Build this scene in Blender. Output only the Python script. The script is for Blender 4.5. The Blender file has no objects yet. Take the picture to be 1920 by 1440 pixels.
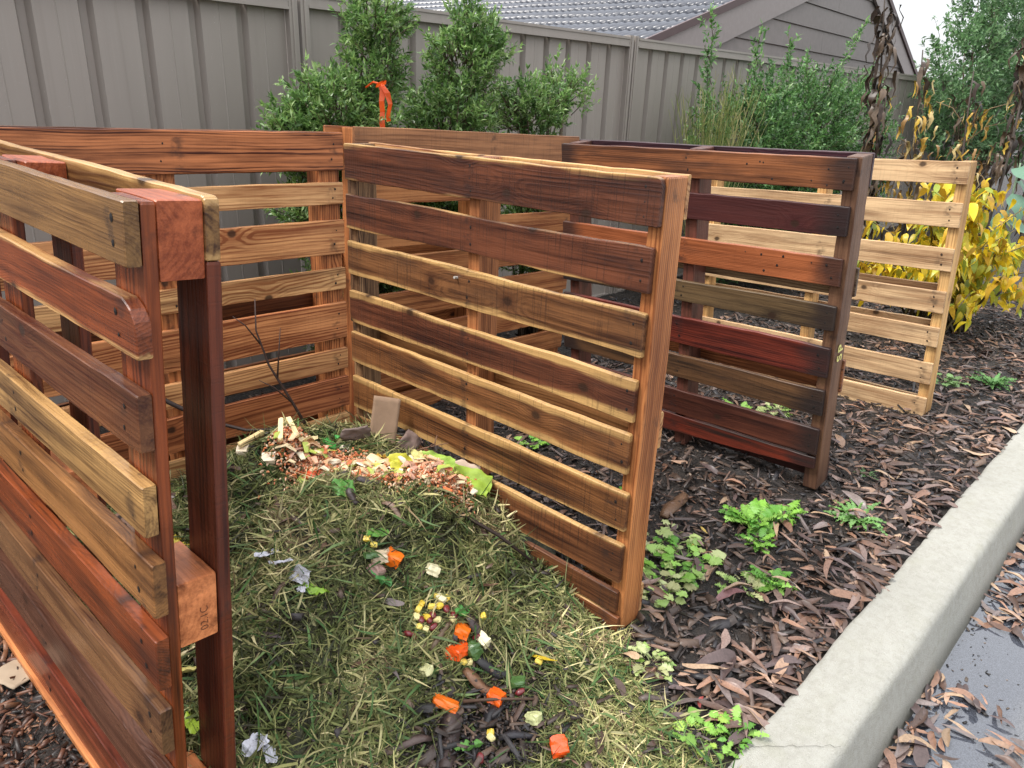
import bpy, bmesh, math, random
import numpy as np
from mathutils import Matrix, Vector, Euler, noise as mnoise

random.seed(7)
RNG = np.random.default_rng(11)
SC = bpy.context.scene
COL = SC.collection
rad = math.radians

# ------------------------------------------------------------------ camera
def make_camera():
    yaw, pitch, roll = rad(43.41), rad(21.156), rad(2.236)
    f = Vector((math.cos(yaw)*math.cos(pitch), math.sin(yaw)*math.cos(pitch), -math.sin(pitch)))
    r = Vector((math.sin(yaw), -math.cos(yaw), 0)); u = r.cross(f)
    c, s = math.cos(roll), math.sin(roll)
    r2 = c*r + s*u; u2 = -s*r + c*u
    cd = bpy.data.cameras.new('camera'); co = bpy.data.objects.new('camera', cd); COL.objects.link(co)
    m = Matrix((r2, u2, -f)).transposed().to_4x4(); m.translation = (0, 0, 1.313)
    co.matrix_world = m
    cd.sensor_width = 36.0; cd.sensor_fit = 'HORIZONTAL'; cd.lens = 36.0*1400/1920
    cd.clip_start = 0.05; cd.clip_end = 600
    SC.camera = co
make_camera()

# ------------------------------------------------------------------ light
SUN_EL, SUN_AZ = rad(58), rad(150)      # azimuth counted from +X towards +Y
def make_light():
    w = bpy.data.worlds.new('World'); SC.world = w; w.use_nodes = True
    nt = w.node_tree; nt.nodes.clear()
    out = nt.nodes.new('ShaderNodeOutputWorld'); bg = nt.nodes.new('ShaderNodeBackground')
    sky = nt.nodes.new('ShaderNodeTexSky'); sky.sky_type = 'NISHITA'; sky.sun_disc = False
    sky.sun_elevation = SUN_EL; sky.sun_rotation = rad(90) - SUN_AZ
    sky.air_density = 1.0; sky.dust_density = 4.0; sky.ozone_density = 1.0
    mix = nt.nodes.new('ShaderNodeMix'); mix.data_type = 'RGBA'
    mix.inputs[0].default_value = 0.8
    nt.links.new(sky.outputs[0], mix.inputs[6])
    mix.inputs[7].default_value = (8.2, 8.3, 8.5, 1)      # even cloud cover
    # overcast luminance: brightest overhead, falling towards the horizon
    tc = nt.nodes.new('ShaderNodeTexCoord'); sp = nt.nodes.new('ShaderNodeSeparateXYZ'); nt.links.new(tc.outputs['Generated'], sp.inputs[0])
    mr = nt.nodes.new('ShaderNodeMapRange'); nt.links.new(sp.outputs[2], mr.inputs[0])
    for i, v in ((1, 0.), (2, 1.), (3, .62), (4, 1.75)): mr.inputs[i].default_value = v
    ml = nt.nodes.new('ShaderNodeVectorMath'); ml.operation = 'SCALE'; nt.links.new(mix.outputs[2], ml.inputs[0]); nt.links.new(mr.outputs[0], ml.inputs['Scale'])
    nt.links.new(ml.outputs[0], bg.inputs[0]); bg.inputs[1].default_value = 0.09
    nt.links.new(bg.outputs[0], out.inputs[0])
    sd = bpy.data.lights.new('sun', 'SUN'); sd.energy = 1.5; sd.angle = rad(14); sd.color = (1, .96, .9)
    so = bpy.data.objects.new('sun', sd); COL.objects.link(so)
    d = Vector((math.cos(SUN_AZ)*math.cos(SUN_EL), math.sin(SUN_AZ)*math.cos(SUN_EL), math.sin(SUN_EL)))
    so.rotation_euler = d.to_track_quat('Z', 'Y').to_euler(); so.location = d*20
make_light()
SC.view_settings.view_transform = 'Standard'; SC.view_settings.look = 'None'
SC.view_settings.exposure = 1.25; SC.view_settings.gamma = 1.0; SC.view_settings.use_curve_mapping = False
SC.render.engine = 'CYCLES'
SC.cycles.max_bounces = 6

# ------------------------------------------------------------------ helpers
def srgb(r, g, b):
    return tuple(((v/255/12.92) if v/255 <= .04045 else ((v/255+.055)/1.055)**2.4) for v in (r, g, b))

class G:
    """small node-graph writer"""
    def __init__(s, name):
        s.m = bpy.data.materials.new(name); s.m.use_nodes = True
        s.t = s.m.node_tree; s.t.nodes.clear()
        s.out = s.t.nodes.new('ShaderNodeOutputMaterial')
        s.b = s.t.nodes.new('ShaderNodeBsdfPrincipled')
        s.t.links.new(s.b.outputs[0], s.out.inputs[0])
    def put(s, sock, v):
        if hasattr(v, 'links') or isinstance(v, bpy.types.NodeSocket): s.t.links.new(v, sock)
        elif v is not None:
            if isinstance(v, (tuple, list)) and len(v) == 3 and sock.type == 'RGBA': v = (*v, 1)
            sock.default_value = v
    def n(s, t, **kw):
        nd = s.t.nodes.new(t)
        for k, v in kw.items(): setattr(nd, k, v)
        return nd
    def math(s, op, a, b=None, c=None, clamp=False):
        nd = s.n('ShaderNodeMath', operation=op, use_clamp=clamp)
        s.put(nd.inputs[0], a); s.put(nd.inputs[1], b); s.put(nd.inputs[2], c)
        return nd.outputs[0]
    def vec(s, op, a, b=None):
        nd = s.n('ShaderNodeVectorMath', operation=op); s.put(nd.inputs[0], a); s.put(nd.inputs[1], b)
        return nd.outputs[0]
    def comb(s, x, y, z):
        nd = s.n('ShaderNodeCombineXYZ'); s.put(nd.inputs[0], x); s.put(nd.inputs[1], y); s.put(nd.inputs[2], z); return nd.outputs[0]
    def sep(s, v):
        nd = s.n('ShaderNodeSeparateXYZ'); s.put(nd.inputs[0], v); return nd.outputs
    def noise(s, vec, scale=1, detail=3, rough=.55, dist=0):
        nd = s.n('ShaderNodeTexNoise'); s.put(nd.inputs['Vector'], vec); s.put(nd.inputs['Scale'], scale)
        nd.inputs['Detail'].default_value = detail; nd.inputs['Roughness'].default_value = rough; nd.inputs['Distortion'].default_value = dist
        return nd.outputs[0]
    def step(s, x, lo, hi, a=0., b=1.):
        nd = s.n('ShaderNodeMapRange', interpolation_type='SMOOTHSTEP'); s.put(nd.inputs[0], x)
        for i, v in ((1, lo), (2, hi), (3, a), (4, b)): s.put(nd.inputs[i], v)
        return nd.outputs[0]
    def mix(s, f, a, b, bt='MIX'):
        nd = s.n('ShaderNodeMix', data_type='RGBA', blend_type=bt); s.put(nd.inputs[0], f); s.put(nd.inputs[6], a); s.put(nd.inputs[7], b)
        return nd.outputs[2]
    def attr(s, name, typ='GEOMETRY'):
        nd = s.n('ShaderNodeAttribute', attribute_type=typ, attribute_name=name); return nd
    def obj(s):
        return s.n('ShaderNodeTexCoord').outputs['Object']
    def pos(s):
        return s.n('ShaderNodeNewGeometry').outputs['Position']
    def bump(s, h, strength=.4, dist=.002):
        nd = s.n('ShaderNodeBump'); nd.inputs['Strength'].default_value = strength; nd.inputs['Distance'].default_value = dist
        s.put(nd.inputs['Height'], h); s.t.links.new(nd.outputs[0], s.b.inputs['Normal'])
    def set(s, color=None, rough=None, spec=None, coat=None, metallic=None, coat_rough=None):
        if color is not None: s.put(s.b.inputs['Base Color'], color)
        if rough is not None: s.put(s.b.inputs['Roughness'], rough)
        if spec is not None: s.put(s.b.inputs['Specular IOR Level'], spec)
        if coat is not None: s.put(s.b.inputs['Coat Weight'], coat)
        if coat_rough is not None: s.put(s.b.inputs['Coat Roughness'], coat_rough)
        if metallic is not None: s.put(s.b.inputs['Metallic'], metallic)
        return s.m

def mesh_np(name, V, F, cols=None, smooth=False):
    """V (n,3); F list of faces or (m,k) array; cols (m,3) per-face colour"""
    me = bpy.data.meshes.new(name)
    V = np.asarray(V, float)
    if isinstance(F, np.ndarray):
        m, k = F.shape
        me.vertices.add(len(V)); me.vertices.foreach_set('co', V.ravel())
        me.loops.add(m*k); me.loops.foreach_set('vertex_index', F.ravel().astype(np.int32))
        me.polygons.add(m); me.polygons.foreach_set('loop_start', np.arange(0, m*k, k, dtype=np.int32))
        me.update(calc_edges=True)
    else:
        me.from_pydata([tuple(v) for v in V], [], F)
    if cols is not None:
        a = me.attributes.new('Col', 'FLOAT_COLOR', 'FACE')
        c = np.ones((len(me.polygons), 4)); c[:, :3] = cols; a.data.foreach_set('color', c.ravel())
    if smooth: me.polygons.foreach_set('use_smooth', np.ones(len(me.polygons), bool))
    me.update()
    return me

def link(name, me, mat=None, parent=None, loc=None, rot=None, scale=None):
    o = bpy.data.objects.new(name, me); COL.objects.link(o)
    if mat and me and hasattr(me, 'materials') and not me.materials: me.materials.append(mat)
    if parent: o.parent = parent
    if loc is not None: o.location = loc
    if rot is not None: o.rotation_euler = rot
    if scale is not None: o.scale = (scale,)*3 if isinstance(scale, (int, float)) else scale
    return o

def tag(o, label, cat, group=None):
    o['label'] = label; o['category'] = cat
    if group: o['group'] = group
    return o
def kind(o, k): o['kind'] = k; return o
def empty(name, loc=(0, 0, 0), rot=(0, 0, 0)):
    o = bpy.data.objects.new(name, None); COL.objects.link(o); o.location = loc; o.rotation_euler = rot
    o.empty_display_size = .05
    return o

class MB:
    def __init__(s): s.v = []; s.f = []; s.c = []
    def add(s, v, f, c=(1, 1, 1)):
        n = len(s.v); s.v += [tuple(p) for p in v]; s.f += [tuple(i+n for i in q) for q in f]; s.c += [c]*len(f)
    def box(s, lo, hi, c=(1, 1, 1)):
        x0, y0, z0 = lo; x1, y1, z1 = hi
        s.add([(x0, y0, z0), (x1, y0, z0), (x1, y1, z0), (x0, y1, z0), (x0, y0, z1), (x1, y0, z1), (x1, y1, z1), (x0, y1, z1)],
              [(3, 2, 1, 0), (4, 5, 6, 7), (0, 1, 5, 4), (1, 2, 6, 5), (2, 3, 7, 6), (3, 0, 4, 7)], c)
    def tube(s, pts, radii, n=6, c=(1, 1, 1)):
        pts = [Vector(p) for p in pts]; V = []; F = []
        for i, p in enumerate(pts):
            t = (pts[min(i+1, len(pts)-1)] - pts[max(i-1, 0)]).normalized()
            a = t.cross(Vector((.3, .9, .2))).normalized(); b = t.cross(a)
            for k in range(n):
                th = 2*math.pi*k/n; V.append(p + (a*math.cos(th) + b*math.sin(th))*radii[i])
        for i in range(len(pts)-1):
            for k in range(n):
                F.append((i*n+k, i*n+(k+1) % n, (i+1)*n+(k+1) % n, (i+1)*n+k))
        F.append(tuple(range(n-1, -1, -1))); F.append(tuple((len(pts)-1)*n+k for k in range(n)))
        s.add(V, F, c)
    def mesh(s, name, smooth=False): return mesh_np(name, s.v, s.f, np.array(s.c), smooth)
    def build(s, name, mat, parent=None, smooth=False): return link(name, s.mesh(name, smooth), mat, parent)

def smooth01(a, b, x):
    t = np.clip((np.asarray(x, float)-a)/(b-a), 0, 1); return t*t*(3-2*t)
def vnoise(x, y, s, seed=0):
    """cheap value noise, vectorised"""
    x = np.asarray(x, float)*s + seed*17.3; y = np.asarray(y, float)*s + seed*9.1
    xi = np.floor(x); yi = np.floor(y); fx = x-xi; fy = y-yi
    fx = fx*fx*(3-2*fx); fy = fy*fy*(3-2*fy)
    def h(a, b):
        q = np.sin(a*127.1 + b*311.7)*43758.5453; return q-np.floor(q)
    return (h(xi, yi)*(1-fx)+h(xi+1, yi)*fx)*(1-fy) + (h(xi, yi+1)*(1-fx)+h(xi+1, yi+1)*fx)*fy - .5

def heap_h(x, y):
    x = np.asarray(x, float); y = np.asarray(y, float)
    y0 = .92-.08*((x-1)/.36)**2
    f = np.clip((y-y0)/(1.47-y0), 0, 1); f = f**1.5*(2.5-1.5*f)/1. if False else f*f*(3-2*f)
    g = 1-.8*smooth01(1.68, 2.3, y)
    l = 1-.35*smooth01(1.1, 1.4, x)-.45*smooth01(-.95, -.45, -x)
    l = l*smooth01(.31, .43, x)*smooth01(-1.62, -1.42, -x)
    return .345*f*g*l
def ground_h(x, y):
    x = np.asarray(x, float); y = np.asarray(y, float)
    z = -.006 - .05*smooth01(2.8, 3.8, x)*smooth01(.7, 1.5, y)
    z = z - .004*smooth01(-.75, -.5, -y)
    z = z + .012*vnoise(x, y, 4, 1) + .012*vnoise(x, y, 13, 2)
    return z
def surf_h(x, y):
    return ground_h(x, y) + heap_h(x, y)*(1+.42*vnoise(x, y, 6.5, 3)) + .05*vnoise(x, y, 14, 4)*np.clip(heap_h(x, y)*20, 0, 1)
# ------------------------------------------------------------------ materials
def mat_wood():
    g = G('wood')
    A = lambda n: g.attr(n, 'OBJECT')
    wa, wb, ws = A('wa').outputs['Color'], A('wb').outputs['Color'], A('ws').outputs['Color']
    seed, hw, sapw = g.sep(A('p1').outputs['Vector'])
    saw, rfreq, knots = g.sep(A('p2').outputs['Vector'])
    rough, stain, Ln = g.sep(A('p3').outputs['Vector'])
    ends, coat, ramt = g.sep(A('p4').outputs['Vector'])
    P = g.obj(); x, y, z = g.sep(P)
    S = g.comb(g.math('MULTIPLY', seed, 13.17), g.math('MULTIPLY', seed, 7.71), g.math('MULTIPLY', seed, 3.37))
    def nz(sx, sy, sz, detail=3, rough=.55, off=0.):
        v = g.vec('ADD', g.vec('MULTIPLY', P, (sx, sy, sz)), S)
        if off: v = g.vec('ADD', v, (off, off*.7, off*1.3))
        return g.noise(v, 1, detail, rough)
    c5 = lambda v: g.math('SUBTRACT', v, .5)
    # knots
    vo = g.n('ShaderNodeTexVoronoi', voronoi_dimensions='2D', feature='F1')
    kv = g.comb(g.math('ADD', g.math('MULTIPLY', x, 4.2), g.math('MULTIPLY', seed, 5.3)), g.math('ADD', g.math('MULTIPLY', z, 5.6), g.math('MULTIPLY', seed, 2.9)), 0.)
    g.put(vo.inputs['Vector'], kv); vo.inputs['Scale'].default_value = 1
    kd = g.math('ADD', vo.outputs['Distance'], g.math('MULTIPLY', c5(nz(30, 30, 30, 2)), .05))
    kr = g.sep(vo.outputs['Color'])[0]
    kon = g.math('LESS_THAN', kr, knots)
    bulge = g.math('MULTIPLY', g.step(kd, 0., .38, 1., 0.), kon)
    # growth rings
    w1 = c5(nz(.8, 4, 4, 2)); w2 = c5(nz(5, 30, 30, 3, .6, 3.))
    zc = g.math('ADD', z, g.math('MULTIPLY', w1, .11)); zc = g.math('ADD', zc, g.math('MULTIPLY', w2, .009))
    off = g.math('MULTIPLY', g.math('SINE', g.math('MULTIPLY', seed, 91.7)), .06)
    zc = g.math('ADD', zc, off); yc = g.math('ADD', y, .035)
    rc = g.math('SQRT', g.math('ADD', g.math('MULTIPLY', zc, zc), g.math('MULTIPLY', yc, yc)))
    rc = g.math('ADD', rc, g.math('MULTIPLY', bulge, .016))
    rmod = nz(1.2, 30, 30, 2, .5, 57.)
    ring = g.math('SINE', g.math('ADD', g.math('MULTIPLY', rc, rfreq), g.math('MULTIPLY', rmod, 7.)))
    ring = g.math('MULTIPLY', g.step(ring, -.3, 1.), g.step(rmod, .3, .62, .25, 1.))
    fib = nz(6, 330, 330, 3, .65); fib2 = nz(1.3, 75, 75, 3, .65, 9.)
    patch = g.step(nz(2.0, 11, 16, 4, .65, 5.), .32, .68)
    f = g.math('MULTIPLY', ring, ramt)
    f = g.math('ADD', f, g.math('MULTIPLY', patch, .7))
    f = g.math('ADD', f, g.math('MULTIPLY', c5(fib), .9))
    f = g.math('ADD', f, g.math('MULTIPLY', c5(fib2), 1.7), clamp=True)
    col = g.mix(f, wa, g.mix(1., wb, (.72, .68, .68), 'MULTIPLY'))
    streak = g.step(nz(.9, 26, 34, 4, .65, 63.), .52, .7)
    col = g.mix(g.math('MULTIPLY', streak, .6), col, g.mix(1., col, (.24, .19, .18), 'MULTIPLY'))
    lite = g.step(nz(1.4, 18, 26, 3, .6, 71.), .56, .74)
    col = g.mix(g.math('MULTIPLY', lite, .5), col, g.mix(1., wa, (1.35, 1.35, 1.35), 'MULTIPLY'))
    # sapwood along the edges of the board
    az = g.math('DIVIDE', g.math('ABSOLUTE', z), hw)
    sn = g.math('ADD', az, g.math('MULTIPLY', c5(nz(2.2, 3, 3, 3, .6, 21.)), 1.25))
    sn = g.math('ADD', sn, g.math('MULTIPLY', c5(fib2), .55))
    thr = g.math('SUBTRACT', 1., sapw)
    sap = g.step(sn, g.math('SUBTRACT', thr, .05), g.math('ADD', thr, .2))
    sap = g.math('MULTIPLY', sap, g.math('GREATER_THAN', sapw, .001))
    scol = g.mix(g.math('MULTIPLY', f, .5), ws, g.mix(.5, wa, ws))
    col = g.mix(g.math('MULTIPLY', sap, .88), col, scol)
    # saw marks across the board
    sm_ = g.noise(g.vec('ADD', g.vec('MULTIPLY', P, (230, 5, 4)), S), 1, 2, .7)
    sp = g.step(nz(3., 7, 9, 3, .6, 33.), .32, .62, .15, 1.)
    sl = g.math('MULTIPLY', g.step(sm_, .5, .72), sp); sl = g.math('MULTIPLY', sl, saw)
    col = g.mix(g.math('MULTIPLY', sl, .7), col, g.mix(.72, col, (.02, .012, .01)))
    # weather stains, darker board ends round the nails
    st = g.math('MULTIPLY', g.step(nz(3.5, 14, 14, 4, .6, 41.), .5, .72), stain)
    ax = g.math('ABSOLUTE', g.math('ADD', x, g.math('MULTIPLY', Ln, .5)))
    en = g.step(g.math('ADD', g.math('SUBTRACT', ax, g.math('MULTIPLY', Ln, .5)), g.math('MULTIPLY', c5(nz(9, 20, 20, 3)), .12)), -.13, -.03)
    st = g.math('MAXIMUM', st, g.math('MULTIPLY', en, ends))
    nx = g.math('MINIMUM', g.math('ABSOLUTE', g.math('ADD', x, .043)), g.math('ABSOLUTE', g.math('ADD', x, .583)))
    rust = g.math('MULTIPLY', g.step(nx, .004, .035, 1., 0.), g.step(nz(22, 30, 34, 3, .6, 81.), .45, .68))
    st = g.math('MAXIMUM', st, g.math('MULTIPLY', rust, .75))
    col = g.mix(g.math('MULTIPLY', st, .85), col, (.022, .016, .016))
    # knots
    kn = g.math('MULTIPLY', g.step(kd, .035, .085, 1., 0.), kon)
    halo = g.math('MULTIPLY', g.step(kd, .06, .2, .45, 0.), kon)
    col = g.mix(halo, col, wb)
    col = g.mix(g.math('MULTIPLY', kn, .85), col, (.03, .016, .011))
    rr = g.math('ADD', rough, g.math('MULTIPLY', c5(patch), .15)); 
    g.set(color=col, rough=rr, spec=.24, coat=g.math('MULTIPLY', coat, .35), coat_rough=.2)
    h = g.math('ADD', g.math('MULTIPLY', fib, .6), g.math('MULTIPLY', ring, .25))
    h = g.math('SUBTRACT', h, g.math('MULTIPLY', sl, .5)); h = g.math('SUBTRACT', h, g.math('MULTIPLY', kn, .4))
    g.bump(h, .55, .0022)
    return g.m
WOOD = mat_wood()

def mat_plain(name, col, rough=.6, noise_s=40, amt=.3, bump=.2, bd=.002, spec=.4, metallic=0, coat=0):
    g = G(name); P = g.pos()
    n = g.noise(P, noise_s, 4, .6)
    dark = tuple(c*(1-amt) for c in col); lite = tuple(min(1, c*(1+amt)) for c in col)
    g.set(color=g.mix(n, dark, lite), rough=rough, spec=spec, metallic=metallic, coat=coat)
    if bump: g.bump(n, bump, bd)
    return g.m

def mat_facecol(name, rough=.55, trans=.0, spec=.35, noise_s=60, amt=.35, typ='GEOMETRY', aname='Col', coat=0, bump=0):
    g = G(name); P = g.obj() if typ == 'OBJECT' else g.pos()
    n = g.noise(P, noise_s, 3, .6)
    c = g.attr(aname, typ).outputs['Color']
    col = g.mix(1., c, g.mix(n, (1-amt,)*3, (1+amt*.6,)*3), 'MULTIPLY')
    g.set(color=col, rough=rough, spec=spec, coat=coat)
    if bump: g.bump(n, bump, .002)
    if trans:
        tr = g.n('ShaderNodeBsdfTranslucent'); g.put(tr.inputs[0], col)
        mx = g.n('ShaderNodeMixShader'); mx.inputs[0].default_value = trans
        g.t.links.new(g.b.outputs[0], mx.inputs[1]); g.t.links.new(tr.outputs[0], mx.inputs[2]); g.t.links.new(mx.outputs[0], g.out.inputs[0])
    return g.m
M_GRASS = mat_facecol('cut_grass', .5, .2, .25)
M_LEAF = mat_facecol('green_leaf', .36, .38, .5)
M_LEAFO = mat_facecol('leaf_tint', .42, .25, .45, 45, .3, 'OBJECT', 'lc')
M_DRY = mat_facecol('dry_leaf_litter', .38, .05, .36, 70, .6)
M_DRYO = mat_facecol('dry_leaf', .35, .05, .4, 16, .65, 'OBJECT', 'lc')
M_CHIP = mat_facecol('bark_chips', .45, 0, .4, 90, .5, bump=.4)
M_FOOD = mat_facecol('food_scraps', .3, 0, .5, 70, .25, coat=.2)
M_FOODO = mat_facecol('food_piece', .28, 0, .5, 60, .25, 'OBJECT', 'lc', coat=.25, bump=.2)
M_STEM = mat_facecol('plant_stem', .6, 0, .3, 50, .4, bump=.3)

def mat_soil():
    g = G('soil'); P = g.pos()
    n1 = g.noise(P, 9, 4, .6); n2 = g.noise(P, 70, 4, .65); n3 = g.noise(P, 260, 3, .6)
    c = g.mix(g.step(n2, .35, .7), (.008, .0065, .0055), (.03, .022, .017))
    c = g.mix(g.step(n1, .45, .7), c, g.mix(.5, c, (.03, .02, .014)))
    g.set(color=c, rough=g.step(n2, .3, .7, .75, .4), spec=.45)
    h = g.math('ADD', n2, g.math('MULTIPLY', n3, .5)); g.bump(h, .9, .012)
    return g.m
M_SOIL = mat_soil()

def mat_heapbase():
    g = G('compost'); P = g.pos()
    n2 = g.noise(P, 60, 4, .65)
    c = g.mix(g.step(n2, .35, .7), (.012, .012, .006), (.05, .05, .02))
    g.set(color=c, rough=.7); g.bump(n2, .9, .01); return g.m
M_HEAP = mat_heapbase()

def mat_concrete():
    g = G('kerb_concrete'); P = g.pos()
    n1 = g.noise(P, 3.5, 4, .6); n2 = g.noise(P, 45, 4, .7); n3 = g.noise(P, 420, 2, .6); n4 = g.noise(P, 11, 3, .6)
    c = g.mix(n1, (.30, .296, .262), (.395, .39, .35))
    c = g.mix(g.step(n2, .35, .75, 0., .45), c, (.22, .212, .172))
    c = g.mix(g.step(n4, .52, .75, 0., .35), c, (.28, .277, .215))
    c = g.mix(g.step(n3, .6, .72, 0., .5), c, (.14, .13, .11))
    c = g.mix(g.step(n3, .4, .28, 0., .35), c, (.56, .55, .5))
    x, y, z = g.sep(P)
    dirt = g.step(g.math('ADD', z, g.math('MULTIPLY', g.math('SUBTRACT', n2, .5), .05)), -.15, -.08, .75, 0.)
    c = g.mix(dirt, c, (.07, .065, .05))
    g.set(color=c, rough=.72, spec=.3)
    g.bump(g.math('ADD', n3, g.math('MULTIPLY', n2, .9)), .8, .004)
    return g.m
M_CONC = mat_concrete()

def mat_road():
    g = G('wet_road'); P = g.pos(); x, y, z = g.sep(P)
    n1 = g.noise(P, 1.6, 3, .55); n2 = g.noise(P, 60, 3, .7); n3 = g.noise(P, 350, 2, .6)
    edge = g.step(g.math('ADD', y, g.math('MULTIPLY', g.math('SUBTRACT', n1, .5), .22)), -.06, .10)      # standing water along the kerb
    dry = g.mix(g.step(n3, .4, .65), (.13, .13, .125), (.25, .245, .23))
    wet = g.mix(g.step(n3, .4, .65), (.04, .044, .055), (.075, .082, .10))  # wet asphalt, its blue-grey lifted to paint in some sky reflection
    g.set(color=g.mix(edge, dry, wet), rough=g.mix(edge, (.33,)*3, (.045,)*3), spec=.5, coat=g.mix(edge, (.1,)*3, (1,)*3))
    g.b.inputs['Coat Roughness'].default_value = .03
    rip = g.noise(P, 28, 3, .6)
    h = g.mix(edge, n3, g.mix(.4, (.5,)*3, rip))
    g.bump(h, .35, .004)
    return g.m
M_ROAD = mat_road()

def mat_steel():
    g = G('fence_steel'); P = g.pos()
    n1 = g.noise(g.vec('MULTIPLY', P, (3, 3, .8)), 2, 3, .6); n2 = g.noise(P, 130, 2, .6)
    c = g.mix(n1, (.25, .22, .195), (.30, .265, .235))
    c = g.mix(g.step(n2, .71, .78, 0., .55), c, (.42, .4, .38))
    c = g.mix(g.step(n1, .55, .8, 0., .25), c, (.15, .135, .115))
    st = g.noise(g.vec('MULTIPLY', P, (26, 26, .7)), 1, 4, .65)
    c = g.mix(g.step(st, .52, .74, 0., .14), c, (.40, .37, .33)); c = g.mix(g.step(st, .46, .3, 0., .12), c, (.15, .125, .10))
    g.set(color=c, rough=.42, spec=.45, metallic=.0)
    g.bump(n1, .12, .01)
    return g.m
M_STEEL = mat_steel()

# ------------------------------------------------------------------ setting
def grid(name, xs, ys, hf, mat):
    X, Y = np.meshgrid(xs, ys, indexing='ij'); Z = hf(X, Y)
    nx, ny = X.shape; V = np.stack([X, Y, Z], -1).reshape(-1, 3)
    i = np.arange(nx*ny).reshape(nx, ny)
    F = np.stack([i[:-1, :-1], i[1:, :-1], i[1:, 1:], i[:-1, 1:]], -1).reshape(-1, 4)
    return link(name, mesh_np(name, V, F, None, True), mat)

kind(grid('soil_bed', np.arange(-1.6, 7.6, .025), np.arange(.4635, 3.6, .025), lambda X, Y: ground_h(X, Y) + .012*vnoise(X, Y, 30, 6), M_SOIL), 'structure')
def big_sheet():
    mb = MB(); mb.add([(-300, .47, -.13), (300, .47, -.13), (300, 400, -.13), (-300, 400, -.13)], [(0, 1, 2, 3)])
    kind(mb.build('ground', M_SOIL), 'structure')
    mb = MB(); mb.add([(-300, -300, -.15), (300, -300, -.15), (300, .30, -.15), (-300, .30, -.15)], [(0, 1, 2, 3)])
    kind(mb.build('road', M_ROAD), 'structure')
big_sheet()

def make_kerb():
    prof = [(.463, -.25), (.463, -.002), (.459, .006), (.448, .010), (.38, .012), (.325, .010), (.312, .006), (.304, -.003), (.300, -.015), (.268, -.13), (.256, -.17), (.256, -.25)]
    xs = np.concatenate([np.arange(-3, 1, .05), np.arange(1, 4.5, .014), np.arange(4.5, 8, .05), np.arange(8, 60, 1.0)])
    V = []; F = []; n = len(prof)
    for i, x in enumerate(xs):
        for k, (y, z) in enumerate(prof):
            w = .0035*mnoise.noise(Vector((x*3, y*9, z*9))) + .0022*mnoise.noise(Vector((x*17, y*20, z*20))) + .0006*mnoise.noise(Vector((x*60, y*50, z*50)))
            V.append((x, y + w*(1 if 0 < k < n-1 else 0), z + w*(1 if 0 < k < n-1 else 0)))
    for i in range(len(xs)-1):
        for k in range(n-1): F.append((i*n+k, i*n+k+1, (i+1)*n+k+1, (i+1)*n+k))
    o = link('kerb', mesh_np('kerb', V, F, None, True), M_CONC); kind(o, 'structure')
    # hairline crack, a thin recess strip filled with dirt
    mb = MB(); p = Vector((1.275, .458, .0125)); q = []
    for i in range(16):
        q.append(Vector((1.27+.010*i+.012*mnoise.noise(Vector((i*.8, 3, 1))), .455-.0095*i, .0138 if i < 14 else .0118)))
    V = []; F = []
    for i, c in enumerate(q): V += [(c.x-.0005, c.y, c.z), (c.x+.0007, c.y, c.z)]
    for i in range(len(q)-1): F.append((2*i, 2*i+1, 2*i+3, 2*i+2))
    mb.add(V, F, (.06, .055, .045)); mb.build('crack', M_STEM, o)
make_kerb()
# ------------------------------------------------------------------ pallets
def board_mesh(L, T, W, seed, wav=.004, endround=0.0, taper=0.0, bow=0.0, ch=.0018, nseg=22):
    """board along local x from -L to 0, y 0..T, z -W/2..W/2, with waney edges; endround rounds the upper corner at x=0"""
    V = []; F = []
    ts = [0, .004/L] + [i/nseg for i in range(1, nseg)] + [1-.004/L, 1]
    if endround: ts = sorted(set(ts + [1-endround*k/6/L for k in range(7)]))
    for t in ts:
        x = -L + L*t
        if t > .5 and endround: pass
        n1 = mnoise.noise(Vector((x*2.1+seed*7.3, seed*3.1, 0)))*wav + mnoise.noise(Vector((x*9+seed*3.3, 5, 0)))*wav*.35
        n2 = mnoise.noise(Vector((x*2.1-seed*5.3, seed*1.7, 9)))*wav + mnoise.noise(Vector((x*9-seed*3.9, 8, 0)))*wav*.35
        zt = W/2 + n1; zb = -W/2 + n2 + taper*t
        yb = bow*math.sin(math.pi*t) + mnoise.noise(Vector((x*1.4, seed*2.2, 4)))*.002
        if endround and x > -endround:
            q = (x+endround)/endround; zt -= endround*(1-math.sqrt(max(0, 1-q*q)))*.9
        zt += random.uniform(-.0009, .0009); zb += random.uniform(-.0009, .0009)
        e = .0015 if t in (0, 1) else 0
        y0, y1 = yb+e, yb+T-e; zt -= e; zb += e
        V += [(x, y0+ch, zb), (x, y1-ch, zb), (x, y1, zb+ch), (x, y1, zt-ch), (x, y1-ch, zt), (x, y0+ch, zt), (x, y0, zt-ch), (x, y0, zb+ch)]
    m = len(ts)
    for i in range(m-1):
        for k in range(8): F.append((i*8+k, (i+1)*8+k, (i+1)*8+(k+1) % 8, i*8+(k+1) % 8))
    F.append(tuple(range(8))[::1]); F.append(tuple((m-1)*8+k for k in range(7, -1, -1)))
    F = [tuple(reversed(f)) for f in F]
    return mesh_np('board', V, F)

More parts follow.
